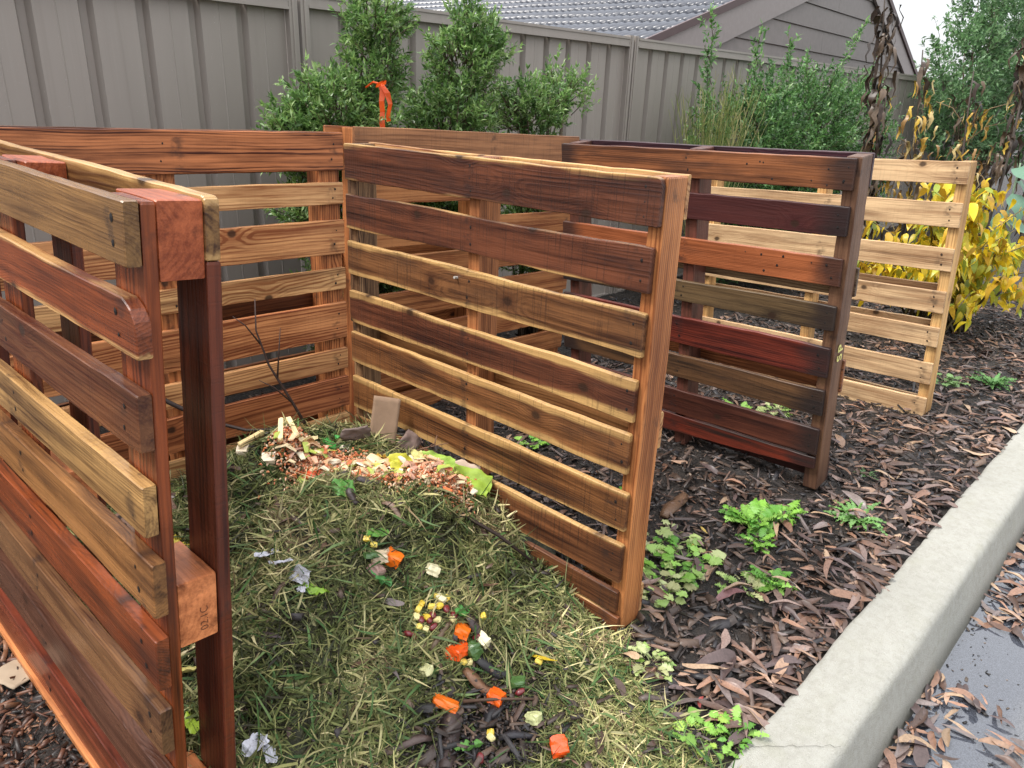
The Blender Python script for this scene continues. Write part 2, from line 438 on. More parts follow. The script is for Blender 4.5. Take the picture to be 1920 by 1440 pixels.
BSEED = [1.0]
def paint(o, a, b, sap=(.5, .38, .2), hw=.05, sapw=0., saw=.3, rfreq=620, knots=.35, rough=.42, stain=.25, L=1.165, ends=.25, coat=.15, ramt=.45, seed=None):
    if seed is None: BSEED[0] += 1.618; seed = BSEED[0] % 23
    o['wa'] = list(a); o['wb'] = list(b); o['ws'] = list(sap)
    o['p1'] = [seed, hw, sapw]; o['p2'] = [saw, float(rfreq), knots]; o['p3'] = [rough, stain, L]; o['p4'] = [ends, coat, ramt]
    return o
def slat(par, x0, y0, z0, z1, L=1.165, T=.016, wav=.004, endround=0, taper=0, bow=0, name='slat', **kw):
    BSEED[0] += 1.618; s = BSEED[0] % 23
    W = z1-z0
    o = link(name, board_mesh(L, T, W, s, wav, endround, taper, bow), WOOD, par, (x0, y0, (z0+z1)/2))
    paint(o, hw=W/2, L=L, seed=s, **kw); return o
def upright(par, name, x, y, z0, z1, T, W, wav=.002, **kw):
    """vertical board; x = its end nearest x=0 side, W across the pallet length, T in depth"""
    BSEED[0] += 1.618; s = BSEED[0] % 23; L = z1-z0
    o = link(name, board_mesh(L, T, W, s, wav), WOOD, par)
    o.matrix_local = Matrix.Translation((x-W/2, y, z1)) @ Matrix.Rotation(rad(-90), 4, 'Y')
    paint(o, hw=W/2, L=L, seed=s, **kw); return o
def block(par, x, y, z0, z1, T, W, **kw):
    BSEED[0] += 1.618; s = BSEED[0] % 23
    o = link('block', board_mesh(W, T, z1-z0, s, .001, nseg=3), WOOD, par, (x, y, (z0+z1)/2))
    paint(o, hw=(z1-z0)/2, L=W, seed=s, **kw); return o
def nails(par, pts, r=.0035, col=(.012, .010, .010)):
    mb = MB()
    for (x, y, z) in pts:
        rr = r*random.uniform(.7, 1.25); V = []; n = 7
        for k in range(n):
            th = 2*math.pi*k/n; V.append((x+math.cos(th)*rr*random.uniform(.8, 1.2), y-.0006, z+math.sin(th)*rr*1.2*random.uniform(.8, 1.2)))
        V.append((x, y-.0016, z))
        mb.add(V, [(k, (k+1) % n, n) for k in range(n)], col)
    o = mb.build('nails', M_STEM, par); kind(o, 'stuff'); return o

def pallet_root(name, o, yaw, lean, rot, back, label):
    yaw, lean, rot = rad(yaw), rad(lean), rad(rot)
    u = Vector((math.cos(yaw), math.sin(yaw), 0)); v = Vector((0, 0, 1)); n = u.cross(v)
    v2 = math.cos(lean)*v + math.sin(lean)*n; n2 = math.cos(lean)*n - math.sin(lean)*v
    u3 = math.cos(rot)*u + math.sin(rot)*v2; v3 = -math.sin(rot)*u + math.cos(rot)*v2
    X, Y = (u3, -n2) if back else (-u3, n2)
    r = empty(name); m = Matrix((X, Y, v3)).transposed().to_4x4(); m.translation = o; r.matrix_world = m
    tag(r, label, 'pallet', 'timber pallets standing on edge as compost bays')
    return r

# linear wood tones
RED = (.26, .062, .018); REDB = (.075, .017, .008)
ORG = (.56, .22, .08); ORGB = (.21, .06, .02)
OLV = (.25, .13, .046); OLVB = (.08, .032, .013)
BRN = (.19, .074, .030); BRNB = (.055, .02, .011)
PUR = (.125, .045, .032); PURB = (.05, .017, .014)
TAN = (.62, .33, .14); TANB = (.26, .115, .045)
PALE = (.66, .45, .25); PALEB = (.40, .23, .11)
CDK = (.145, .05, .026); CDKB = (.035, .012, .009)
BLK = (.06, .045, .035); BLKB = (.022, .016, .013)
SAPY = (.55, .33, .13)

# --- A: thick-planked red pallet nearest the camera
def pallet_near():
    p = pallet_root('pallet', (.269, 1.033, .008), 92.22, 3.94, .966, False, 'red brown pallet with thick planks and open blocks, left of the compost heap, nearest')
    rows = [(1.08, 1.165, OLV, OLVB, 0), (.955, 1.036, RED, REDB, .05), (.813, .90, BRN, REDB, 0), (.675, .76, (.46, .26, .095), OLVB, 0), (.542, .634, (.32, .145, .048), OLVB, 0),
            (.401, .498, RED, BRNB, 0), (.267, .357, (.20, .098, .042), BRNB, 0), (.132, .226, (.125, .056, .034), BRNB, 0), (.0, .092, (.20, .042, .02), REDB, 0)]  # lower planks: own browns, darkened further to carry the bottom-left shadow
    x_off = [-.006, .010, -.004, -.005, .008, .002, -.002, 0, -.01]
    for i, (z0, z1, a, b, er) in enumerate(rows):
        slat(p, x_off[i], 0, z0, z1, 1.17, .022, .0045 if i else .003, er, a=a, b=b, sap=SAPY, sapw=.12 if i == 1 else 0, saw=.35, knots=.42, rough=.3, coat=.35, stain=.3, ends=.35 if i != 3 else .1, rfreq=1150, ramt=.2)
    for x in (0, -.535, -1.072):
        upright(p, 'bearer', x-.004, .0225, 0, 1.164, .019, .098, a=RED, b=REDB, rough=.3, coat=.4, saw=.15, knots=.15)
    for x in (-.008, -.50, -1.04):
        for z0, z1 in ((1.056, 1.166), (.457, .574), (0.002, .115)):
            bl = block(p, x, .042, z0, z1, .0655, .125, a=(.40, .105, .04) if z0 > 1 else (.66, .235, .09), b=(.25, .055, .02) if z0 > 1 else (.40, .125, .045), rough=.35, coat=.3, saw=.25, knots=.0, stain=.1, ends=0, ramt=.2)
            if x == -.008 and .4 < z0 < .5: mid = bl
    # right-hand perimeter layer: full-length top and bottom boards, uprights butted between
    slat(p, -.002, .108, 1.082, 1.172, 1.17, .021, .003, .012, a=OLV, b=OLVB, sap=SAPY, sapw=.15, rough=.32, coat=.4, saw=.2)
    slat(p, 0, .108, 0.0, .088, 1.17, .021, .003, a=RED, b=REDB, rough=.32, coat=.4)
    for x in (-.002, -.52, -1.068):
        upright(p, 'bearer', x, .108, .0895, 1.0805, .021, .098, a=(.15, .034, .015), b=(.05, .011, .008), rough=.36, coat=.35, saw=.5, knots=.25, stain=.4)
    # inked stamp on the middle block
    tx = bpy.data.curves.new('stamp', 'FONT'); tx.body = '02.1C'; tx.size = .019; tx.extrude = .0002; tx.offset = -.0004; tx.align_x = 'CENTER'; tx.align_y = 'CENTER'
    me0 = bpy.data.objects.new('tmp', tx); COL.objects.link(me0)
    dg = bpy.context.evaluated_depsgraph_get(); me = bpy.data.meshes.new_from_object(me0.evaluated_get(dg)); bpy.data.objects.remove(me0)
    st = link('stamp', me, mat_plain('stamp_ink', (.06, .02, .012), .6, 200, .5, 0), mid)
    # text x -> up (z), text y -> left (-y of pallet), on the face at x=0 of the block
    st.matrix_local = Matrix.Translation((.0012, .042, -.018)) @ Matrix(((0, 0, 1, 0), (0, -1, 0, 0), (1, 0, 0, 0), (0, 0, 0, 1)))
    pts = []
    for i, (z0, z1, *_r) in enumerate(rows):
        for x in (-.045, -.57):
            pts += [(x+random.uniform(-.008, .008), 0, z0+.3*(z1-z0)), (x+random.uniform(-.008, .008), 0, z0+.7*(z1-z0))]
    nails(p, pts, .0042)
    return p
pallet_near()

# --- C: dark pallet with pale sapwood edges
def pallet_right():
    p = pallet_root('pallet', (1.365, .877, .006), 90.74, .417, -.397, False, 'dark brown pallet with pale sapwood edges on its planks, right of the compost heap')
    rows = [(1.052, 1.157, CDK, CDKB, .16), (.906, 1.008, CDK, CDKB, .05), (.758, .862, (.20, .088, .036), CDKB, .36), (.596, .70, CDK, CDKB, .36), (.458, .562, (.25, .105, .04), BRNB, .34),
            (.296, .405, (.24, .10, .036), BRNB, .3), (.148, .259, BRN, BRNB, .15), (.056, .119, BRN, BRNB, 0), (.0, .046, (.26, .09, .035), BRNB, .15)]
    xo = [-.004, -.012, -.014, -.02, -.022, -.012, -.012, -.014, -.004]
    for i, (z0, z1, a, b, s) in enumerate(rows):
        slat(p, xo[i], 0, z0, z1, 1.15+xo[i], .0155, .0075, .02 if i == 0 else 0, taper=0, a=a, b=b, sap=(.56, .34, .13), sapw=s, saw=1.15, knots=.5, rough=.4, coat=.12, stain=.55, ends=.25, rfreq=1000, ramt=.25)
    upright(p, 'stringer', 0, .0162, 0, 1.158, .078, .042, .003, a=(.50, .20, .07), b=(.24, .08, .028), rough=.42, coat=.1, saw=.1, knots=.3, rfreq=900, ramt=.6)
    upright(p, 'stringer', -.562, .0162, 0, 1.158, .078, .042, .003, a=(.42, .17, .065), b=(.20, .07, .026), rough=.45, saw=.1, rfreq=900, ramt=.6)
    upright(p, 'stringer', -1.115, .0162, 0, 1.158, .078, .045, .008, a=(.34, .2, .1), b=(.06, .026, .014), rough=.6, saw=.2, knots=.3, rfreq=1500, ramt=1., stain=.5)
    for z0, z1 in ((1.062, 1.16), (.50, .60), (.02, .105)):
        slat(p, -.001, .0945, z0, z1, 1.15, .015, .004, a=TAN, b=ORGB, sap=SAPY, sapw=.2, saw=.5)
    pts = []
    for i, (z0, z1, *_r) in enumerate(rows[:7]):
        for x in (-.04, -.585):
            for q in ((.28, .72) if i else (.2, .5, .8)): pts.append((x+random.uniform(-.006, .006), 0, z0+q*(z1-z0)))
    nails(p, pts, .0034)
    mb = MB(); mb.tube([(-.63, .002, .835), (-.63, -.012, .837)], [.004, .004], 7, (.4, .38, .35)); mb.build('bolt', M_FOOD, p)
pallet_right()

# --- B: back of the compost bay
def pallet_back():
    p = pallet_root('pallet', (1.532, 2.331, .002), .1, -.26, -1.2, True, 'orange brown pallet with wide top plank closing the back of the compost bay')
    rows = [(1.040, 1.166, (.50, .18, .07), REDB), (.923, 1.0, (.74, .42, .19), (.36, .14, .05)), (.746, .868, (.70, .34, .14), (.34, .11, .04)), (.616, .693, (.76, .44, .19), (.38, .16, .06)), (.425, .563, (.66, .28, .11), (.3, .085, .03)), (.301, .383, (.70, .36, .15), (.34, .13, .05)), (.146, .268, (.52, .19, .075), (.26, .075, .03)), (.02, .115, (.72, .42, .18), (.36, .14, .05))]
    for i, (z0, z1, a, b) in enumerate(rows):
        slat(p, .004 if i == 0 else 0, 0, z0, z1, 1.165, .018, .003, a=a, b=b, saw=.15, knots=.42, rough=.42, stain=.15, ends=.08, coat=.05, rfreq=760, ramt=.7)
    for x in (0, -.582, -1.08):
        upright(p, 'stringer', x-.004, .0185, 0, 1.16, .075, .085, a=ORG, b=ORGB, rough=.45, rfreq=800, ramt=.7, saw=.1)
    for z0, z1, a in ((1.03, 1.165, BRN), (.50, .61, BRN), (.26, .36, BRN), (0, .1, BRN)):
        slat(p, -.012, .094, z0, z1, 1.15, .017, .003, a=a, b=BRNB, saw=.2)
    pts = []
    for (z0, z1, *_r) in rows:
        for x in (-.045, -.63): pts += [(x, 0, z0+.3*(z1-z0)), (x+.01, 0, z0+.7*(z1-z0))]
    nails(p, pts, .0035)
pallet_back()

# --- D: back of the empty middle bay
def pallet_middle():
    r = rad(-2.2); L = 1.29
    p = pallet_root('pallet', (1.61+L*math.cos(r), 2.40, L*math.sin(r)), 0, 0, -2.2, True, 'light brown pallet closing the back of the empty middle bay, behind the other pallets')
    rows = [(1.075, 1.187), (.907, 1.03), (.735, .838), (.60, .70), (.44, .55), (.28, .395), (.13, .235), (0, .1)]
    for i, (z0, z1) in enumerate(rows):
        slat(p, 0, 0, z0, z1, L, .017, .003, a=(.36, .165, .075) if i == 0 else (.40, .17, .065), b=ORGB if i else (.2, .085, .04), saw=.6 if i == 0 else .25, knots=.35, stain=.15, ends=.2, rfreq=900, ramt=.35)
    for x in (0, -.60, -1.20):
        upright(p, 'stringer', x-.004, .0175, 0, 1.18, .085, .075, a=ORG, b=ORGB, rfreq=800)
    for z0, z1 in ((1.07, 1.183), (.62, .73), (.33, .43), (0, .1)):
        slat(p, .002, .103, z0, z1, L+.06, .016, .003, a=ORG, b=ORGB, saw=.3)
pallet_middle()

# --- E: dark weathered pallet
def pallet_dark():
    p = pallet_root('pallet', (2.502, .843, .011), 91.23, -4.674, -1.604, False, 'dark weathered pallet with purple and blackened planks between the two brown bays')
    rows = [(1.07, 1.165, (.27, .10, .04), BRNB, .55), (.926, 1.02, (.072, .022, .02), (.045, .013, .014), .15), (.764, .856, (.34, .105, .04), ORGB, .3), (.612, .697, (.14, .09, .045), BLKB, .8), (.443, .552, (.16, .03, .018), (.045, .01, .009), .25),
            (.30, .396, (.13, .066, .032), BLKB, .4), (.146, .248, (.10, .033, .02), (.04, .013, .01), .2), (.094, .137, (.17, .03, .016), BLKB, .4)]
    for i, (z0, z1, a, b, st) in enumerate(rows):
        slat(p, -.012, 0, z0 if i < 7 else .03, z1, 1.15, .0165, .003 if i not in (3, 4) else .007, taper=.062 if i == 7 else 0, a=a, b=b, stain=st, saw=.15 if i != 5 else .4, knots=.15, rough=.45, coat=.05, ends=1., rfreq=1000, ramt=.2)
    for k, x in enumerate((0, -.545, -1.09)):
        upright(p, 'stringer', x, .017, 0, 1.168, .088, .048, a=(.165, .085, .048) if k == 0 else (.14, .05, .035), b=(.085, .04, .025), rough=.5, saw=.3, knots=.1, ramt=.3, stain=.15)
    for k, (z0, z1, a, xo) in enumerate(((1.065, 1.17, (.06, .022, .03), .001), (.707, .806, (.2, .14, .08), .006), (.358, .479, (.32, .12, .05), .006), (.0, .1, (.05, .02, .018), 0.))):
        slat(p, xo, .1055, z0, z1, 1.16, .016, .003, a=a, b=BRNB if k else (.03, .012, .018), stain=.3, saw=.2)
    pts = []
    for (z0, z1, *_r) in rows[:7]:
        for x in (-.04, -.585): pts += [(x, 0, z0+.3*(z1-z0)), (x+random.uniform(-.02, .01), 0, z0+.72*(z1-z0))]
    for k in range(14): pts.append((random.uniform(-.4, -.03), 0, random.choice((random.uniform(1.08, 1.15), random.uniform(.775, .845)))))
    nails(p, pts, .0034)
    tx = bpy.data.curves.new('chalk', 'FONT'); tx.body = 'SP'; tx.size = .058; tx.extrude = .0003; tx.space_character = 1.25; tx.align_x = 'CENTER'; tx.align_y = 'CENTER'; tx.offset = .0006
    t0 = bpy.data.objects.new('tmp', tx); COL.objects.link(t0)
    dg = bpy.context.evaluated_depsgraph_get(); me = bpy.data.meshes.new_from_object(t0.evaluated_get(dg)); bpy.data.objects.remove(t0)
    st = link('chalk_letters', me, mat_plain('yellow_chalk', (.62, .58, .2), .8, 300, .5, 0), p)
    st.matrix_local = Matrix.Translation((.0032, .058, .525)) @ Matrix(((0, 0, 1, 0), (0, -1, 0, 0), (1, 0, 0, 0), (0, 0, 0, 1)))
pallet_dark()

# --- F: pale pallet
def pallet_pale():
    p = pallet_root('pallet', (3.638, .812, -.029), 86.99, -1.13, -2.92, False, 'pale new-looking pallet at the far end beside the yellow leaved shrub')
    rows = [(1.064, 1.155), (.884, .988), (.697, .795), (.51, .607), (.353, .445), (.176, .277), (0, .108)]
    for i, (z0, z1) in enumerate(rows):
        slat(p, 0, 0, z0, z1, 1.25, .0165, .003, a=PALE, b=PALEB, saw=.25, knots=.25, rough=.6, coat=0, stain=.3, ends=.05, rfreq=1100, ramt=.2)
    for x in (0, -.60, -1.2):
        upright(p, 'stringer', x, .017, 0, 1.155, .07, .045, a=(.68, .42, .17), b=(.45, .24, .09), rough=.55, coat=0, knots=.1, saw=.2, ramt=.4)
    for z0, z1 in ((.52, .62), (.355, .455), (0, .09)):
        slat(p, -.02, .0875, z0, z1, 1.22, .016, .003, a=PALE, b=PALEB, saw=.2, rough=.55, coat=0)
    pts = []
    for (z0, z1) in rows:
        for x in (-.04, -.045): pts.append((x, 0, z0+(.28 if x > -.042 else .72)*(z1-z0)))
    nails(p, pts, .0042, (.05, .03, .02))
pallet_pale()

# batten lying on the mulch under the near pallet
bt = link('timber_batten', board_mesh(1.2, .05, .02, 3.3, .003), WOOD, None, (.262, 1.0, .012), (rad(0), 0, rad(92.2-180)))
paint(bt, a=ORG, b=ORGB, hw=.01, L=1.2); tag(bt, 'thin orange brown batten lying on the bark mulch beneath the nearest pallet', 'batten')
# ------------------------------------------------------------------ steel fence
FY = 3.3
def fence():
    root = tag(empty('steel_fence', (0, FY, -.1)), 'taupe ribbed steel fence with capped rails running behind the pallets', 'fence')
    def put(mb, name): 
        o = mb.build(name, M_STEEL, root); o.location = (0, -FY, .1); return o
    posts = [-3.14, -.59, 1.98, 4.52, 7.07, 9.62, 12.17, 14.72]
    tops = [1.63, 1.63, 1.685, 1.70, 1.70, 1.70, 1.70, 1.70]
    for i, px in enumerate(posts):
        mb = MB(); h = max(tops[i], tops[i-1] if i else 0)+.012
        for s in (-1, 1):                       # two C channels back to back with a slit
            a = px+s*.008; b = px+s*.05; x0, x1 = min(a, b), max(a, b)
            mb.box((x0, FY-.036, -.2), (x1, FY+.02, h))
            mb.box((px+s*.03-.006, FY-.041, -.2), (px+s*.03+.006, FY-.0362, h))
        put(mb, 'post')
    for i in range(len(posts)-1):
        x0, x1 = posts[i]+.051, posts[i+1]-.051; top = tops[i+1]
        mb = MB()
        mb.box((x0, FY-.034, top-.055), (x1, FY+.016, top)); mb.box((x0, FY-.040, top-.012), (x1, FY-.0342, top+.002)); mb.box((x0, FY-.039, top-.057), (x1, FY-.0342, top-.046))
        put(mb, 'top_rail')
        mb = MB(); mb.box((x0, FY-.034, -.12), (x1, FY+.016, -.05)); put(mb, 'bottom_rail')
        # infill sheets, three to a panel, pan-and-groove profile
        ribs = [posts[i]+.25+.2065*k for k in range(11)]
        cuts = [x0, ribs[3]+.1, ribs[7]+.1, x1]
        for s in range(3):
            a, b = cuts[s], cuts[s+1]+(.012 if s < 2 else 0); dy = .0015*s; prof = [(a, FY)]
            for r in ribs:
                if a < r < b: prof += [(r-.026, FY), (r-.014, FY+.03), (r+.012, FY+.03), (r+.027, FY)]
                m = r+.103
                if a < m-.02 and m+.02 < b: prof += [(m-.004, FY), (m, FY-.0022), (m+.004, FY)]
            prof.append((b, FY)); mb = MB(); V = []
            for (x, y) in prof: V += [(x, y+dy, -.1), (x, y+dy, top-.02)]
            mb.add(V, [(2*k, 2*k+2, 2*k+3, 2*k+1) for k in range(len(prof)-1)])
            put(mb, 'infill_sheet')
fence()

# ------------------------------------------------------------------ house
def house():
    ph = rad(4.0); PR = Vector((15.49, 5.0, 1.94)); u = Vector((math.cos(ph), math.sin(ph), 0)); w = Vector((-u.y, u.x, 0))
    root = tag(empty('house', (11, 5, -.1)), 'house with dark tiled roof and grey boarded gable beyond the fence', 'house')
    sL, zL = -9.6, 1.70; sA, zA = -3.75, 3.38            # gable left eave and apex, measured on the wall plane
    def P(s, d, z): q = PR + u*s + w*d; return (q.x, q.y, z)
    mt = mat_plain('roof_tile', (.062, .068, .084), .24, 25, .35, .2, .003, .5)
    mc = mat_plain('gable_board', (.20, .175, .165), .55, 14, .2, .2, .003)
    mbg = mat_plain('barge_board', (.27, .235, .225), .5, 20, .15, .1, .003)
    mtr = mat_plain('verge_trim', (.085, .052, .052), .5, 20, .2, .1, .003)
    def add(mb, name, mat, smooth=False):
        o = mb.build(name, mat, root, smooth); o.location = -root.location; return o
    # walls below
    mb = MB(); mb.add([P(sL+.3, .06, -.2), P(0, .06, -.2), P(0, .06, 1.90), P(sA, .06, zA-.03), P(sL+.3, .06, 1.76)], [(0, 1, 2, 3, 4)])
    mb.add([P(sL+.5, .06, -.2), P(sL+.5, 13, -.2), P(sL+.5, 13, 1.7), P(sL+.5, .06, 1.7)], [(0, 1, 2, 3)])
    add(mb, 'wall', mat_plain('brick_wall', (.25, .14, .1), .7, 30, .3, .3))
    # lapped cladding boards on the gable
    lw = lambda z: sL + (z-zL)/(zA-zL)*(sA-sL); rw = lambda z: 0 + (z-1.94)/(zA-1.94)*sA
    z = 1.72; k = 0
    while z < zA-.1:
        z1 = min(z+.262, zA-.04); a0, b0 = lw(max(z, zL+.01))+.1, rw(max(z, 1.94))-.04; a1, b1 = lw(z1)+.1, rw(max(z1, 1.94))-.04
        cut = [a0, a0+(b0-a0)*(.45 if k % 2 else .62), b0]; cut1 = [a1, min(max(cut[1], a1), b1), b1]
        for q in range(2):
            s0, s1 = cut[q]+.004, cut[q+1]; t0, t1 = cut1[q]+.004, cut1[q+1]
            if t1-t0 < .05: t0, t1 = min(max(s0, a1), b1-.02), min(max(s1, a1+.02), b1)
            V = [P(s0, .022, z), P(s1, .022, z), P(t1, .04, z1), P(t0, .04, z1), P(s0, .045, z), P(s1, .045, z), P(t1, .055, z1), P(t0, .055, z1)]
            mb = MB(); mb.add(V, [(0, 1, 2, 3), (4, 7, 6, 5), (0, 4, 5, 1), (1, 5, 6, 2), (3, 2, 6, 7), (0, 3, 7, 4)])
            add(mb, 'board', mc)
        z += .268; k += 1
    # barge boards
    def barge(s0, z0, s1, z1, wd, d0, d1, mat, name):
        t = Vector((s1-s0, z1-z0)).normalized(); nx, nz = t.y*wd, -t.x*wd
        if nz > 0: nx, nz = -nx, -nz
        V = [P(s0, d0, z0), P(s1, d0, z1), P(s1+nx*0, d0, z1-wd*1.05), P(s0, d0, z0-wd*1.05)]
        V += [P(s0, d1, z0), P(s1, d1, z1), P(s1, d1, z1-wd*1.05), P(s0, d1, z0-wd*1.05)]
        mb = MB(); mb.add(V, [(0, 3, 2, 1), (4, 5, 6, 7), (0, 1, 5, 4), (2, 3, 7, 6), (0, 4, 7, 3), (1, 2, 6, 5)]); add(mb, name, mat)
    barge(sL-.2, zL-.06, sA, zA+.0, .30, -.02, .018, mbg, 'barge_board'); barge(.15, 1.88, sA, zA, .26, -.021, .017, mbg, 'barge_board')
    barge(sL-.3, zL-.02, sA, zA+.075, .07, -.05, -.022, mtr, 'verge_trim'); barge(.2, 1.93, sA, zA+.075, .07, -.05, -.0215, mtr, 'verge_trim')
    # tiled slope facing the camera: courses run away along w, up the slope along (u, z)
    sl = Vector((sA-sL, zA-zL)); n_c = 15; step = sl.length/n_c
    dirs = sl.normalized()
    Lw = .30; cover = step+.07
    def tile_mesh():
        V = []; F = []; nx = 18
        for j, (t, lift) in enumerate(((0, .030), (1, .004))):
            for i in range(nx+1):
                a = i/nx; V.append((a*Lw, t*cover, lift + .022*(.5-.5*math.cos(2*math.pi*3*a))))
        for i in range(nx+1): V.append((i/nx*Lw, 0, .0 + .022*(.5-.5*math.cos(2*math.pi*3*i/nx))))
        for i in range(nx):
            F.append((i, i+1, nx+1+i+1, nx+1+i)); F.append((2*(nx+1)+i, 2*(nx+1)+i+1, i+1, i))
        return mesh_np('tile', V, F, None, True)
    tm = tile_mesh(); tm.materials.append(mt)
    # local frame of the slope: X along -w (away is +w), Y up-slope, Z outward normal
    up = (u*dirs.x + Vector((0, 0, dirs.y))); X = -w; nrm = X.cross(up)
    if nrm.z < 0: X = w; nrm = X.cross(up)
    R = Matrix((X, up, nrm)).transposed().to_4x4()
    cnt = 0; rest = MB()
    for c in range(n_c):
        for k in range(40):
            d = -.03 + k*Lw; q = PR + u*(sL + dirs.x*step*c) + w*(d if X.dot(w) > 0 else d+Lw); q.z = zL + dirs.y*step*c
            m = Matrix.Translation(q) @ R @ Matrix.Translation((0, random.uniform(-.006, .006), random.uniform(0, .008))) @ Matrix.Rotation(random.uniform(-.014, .014), 4, 'Z')
            if 2 <= c <= 10 and k < 33 and cnt < 300:
                o = bpy.data.objects.new('tile', tm); COL.objects.link(o); o.parent = root; o.matrix_local = Matrix.Translation(-root.location) @ m; cnt += 1
            else:
                rest.add([m @ v.co for v in tm.vertices], [tuple(p.vertices) for p in tm.polygons])
    ro = add(rest, 'roof_tiles', mt, True); kind(ro, 'stuff')
    # far slope and underlay
    mb = MB(); mb.add([P(sA, -.03, zA+.02), P(sA, 13, zA+.02), P(.3, 13, 1.84), P(.3, -.03, 1.84)], [(0, 1, 2, 3)])
    mb.add([P(sL-.2, .02, zL-.09), P(sL-.2, 12.9, zL-.09), P(sA, 12.9, zA-.03), P(sA, .02, zA-.03)], [(0, 1, 2, 3)]); add(mb, 'roof_slope', mt)
house()
# ------------------------------------------------------------------ shrubs
def leaf_quads(P, D, Nn, L, W, fold=.25, droop=.0):
    """arrays of folded 4-gon leaves: base P, direction D, up-normal Nn -> verts (n*6), quads"""
    n = len(P); S = np.cross(D, Nn); S /= np.linalg.norm(S, axis=1, keepdims=True)+1e-9
    U = np.cross(S, D)
    L = L[:, None]; W = W[:, None]
    mid = P + D*L*.5 + U*L*droop*.3
    tip = P + D*L - U*L*droop
    lft = P + D*L*.45 - S*W*.5 + U*W*fold; rgt = P + D*L*.45 + S*W*.5 + U*W*fold
    V = np.stack([P, lft, mid, rgt, tip], 1).reshape(-1, 3)
    b = (np.arange(n)*5)[:, None]
    F = np.concatenate([np.stack([b+0, b+3, b+2], -1), np.stack([b+0, b+2, b+1], -1), np.stack([b+2, b+3, b+4], -1), np.stack([b+1, b+2, b+4], -1)], 1).reshape(-1, 3)
    return V, F
def unit(a): return a/(np.linalg.norm(a, axis=-1, keepdims=True)+1e-9)

def shrub(name, label, base, blobs, n_twigs, per, leafL, leafW, pal, group=None, shoots=(), stems=6, up=.7, cat='shrub', twig_len=.12, stemcol=(.10, .07, .045), bark_r=.011):
    root = tag(empty(name, base), label, cat, group)
    B = np.array(base, float); C = np.array([b[0] for b in blobs], float); R = np.array([b[1] for b in blobs], float)
    vol = R.prod(1)**.75; pick = RNG.choice(len(blobs), n_twigs, p=vol/vol.sum())
    d = unit(RNG.normal(size=(n_twigs, 3))); rr = RNG.uniform(.35, 1.0, n_twigs)**.6
    lump = 1 + .28*np.sin(d[:, 0]*5+pick*2.1)*np.cos(d[:, 2]*6+pick) + RNG.normal(0, .07, n_twigs)
    S = C[pick] + d*R[pick]*(rr*lump)[:, None]
    S[:, 2] = np.maximum(S[:, 2], B[2]+.04)
    T = unit(d*np.array([1, 1, .6]) + np.array([0, 0, up]) + RNG.normal(0, .25, (n_twigs, 3)))
    shade = RNG.uniform(0, 1, n_twigs)
    for (p0, p1, k) in shoots:                       # long leafy leaders
        p0 = np.array(p0, float); p1 = np.array(p1, float)
        t = np.linspace(.0, 1, k)[:, None]; S = np.vstack([S, p0+(p1-p0)*t]); dd = unit(np.tile(p1-p0, (k, 1)) + RNG.normal(0, .25*np.linalg.norm(p1-p0), (k, 3))); T = np.vstack([T, dd]); shade = np.concatenate([shade, RNG.uniform(.5, 1, k)])
    nt = len(S)
    # leaves in whorls along each twig
    ti = np.repeat(np.arange(nt), per); s = RNG.uniform(.05, 1, nt*per)
    P = S[ti] + T[ti]*(s*twig_len)[:, None]
    D = unit(T[ti]*RNG.uniform(.35, 1.0, (nt*per, 1)) + unit(RNG.normal(size=(nt*per, 3)))*.75)
    Nn = unit(RNG.normal(size=(nt*per, 3))*.6 + np.array([0, 0, 1]))
    V, F = leaf_quads(P, D, Nn, RNG.uniform(.6, 1.15, nt*per)*leafL, RNG.uniform(.7, 1.2, nt*per)*leafW, .2, .08)
    pal = np.array(pal); ci = np.clip((shade[ti]*.55 + RNG.uniform(0, 1, nt*per)*.45)*len(pal), 0, len(pal)-1).astype(int)
    c = pal[ci]*RNG.uniform(.75, 1.25, (nt*per, 1))
    o = link('crown', mesh_np('crown', V - B, F, np.repeat(c, 4, 0)), M_LEAF, root)
    mb = MB(); 
    for k in range(nt):
        if k % 3 == 0: a = S[k]-T[k]*.05; mb.tube([a-B, S[k]+T[k]*twig_len*.8-B], [.0028, .0015], 3, stemcol)
    cen = S[RNG.choice(nt, min(nt, stems*5))]
    for k in range(len(cen)):
        p1 = cen[k]; a = B + np.array([random.uniform(-.06, .06), random.uniform(-.05, .05), -.03])
        m1 = a*.55 + p1*.45 + np.array([random.uniform(-.05, .05), random.uniform(-.05, .05), .06])
        mb.tube([a-B, m1-B, p1-B], [bark_r*random.uniform(.7, 1), bark_r*.6, .003], 5, stemcol)
    mb.build('stem', M_STEM, root, True)
    return root
GREEN = [(0.064, 0.124, 0.038), (0.102, 0.204, 0.054), (0.153, 0.283, 0.075), (0.229, 0.362, 0.105), (0.344, 0.475, 0.194)]
DKGRN = [(0.038, 0.097, 0.03), (0.064, 0.147, 0.045), (0.089, 0.204, 0.06), (0.127, 0.271, 0.075), (0.229, 0.373, 0.135)]
SG = 'young shrubs planted along the steel fence'
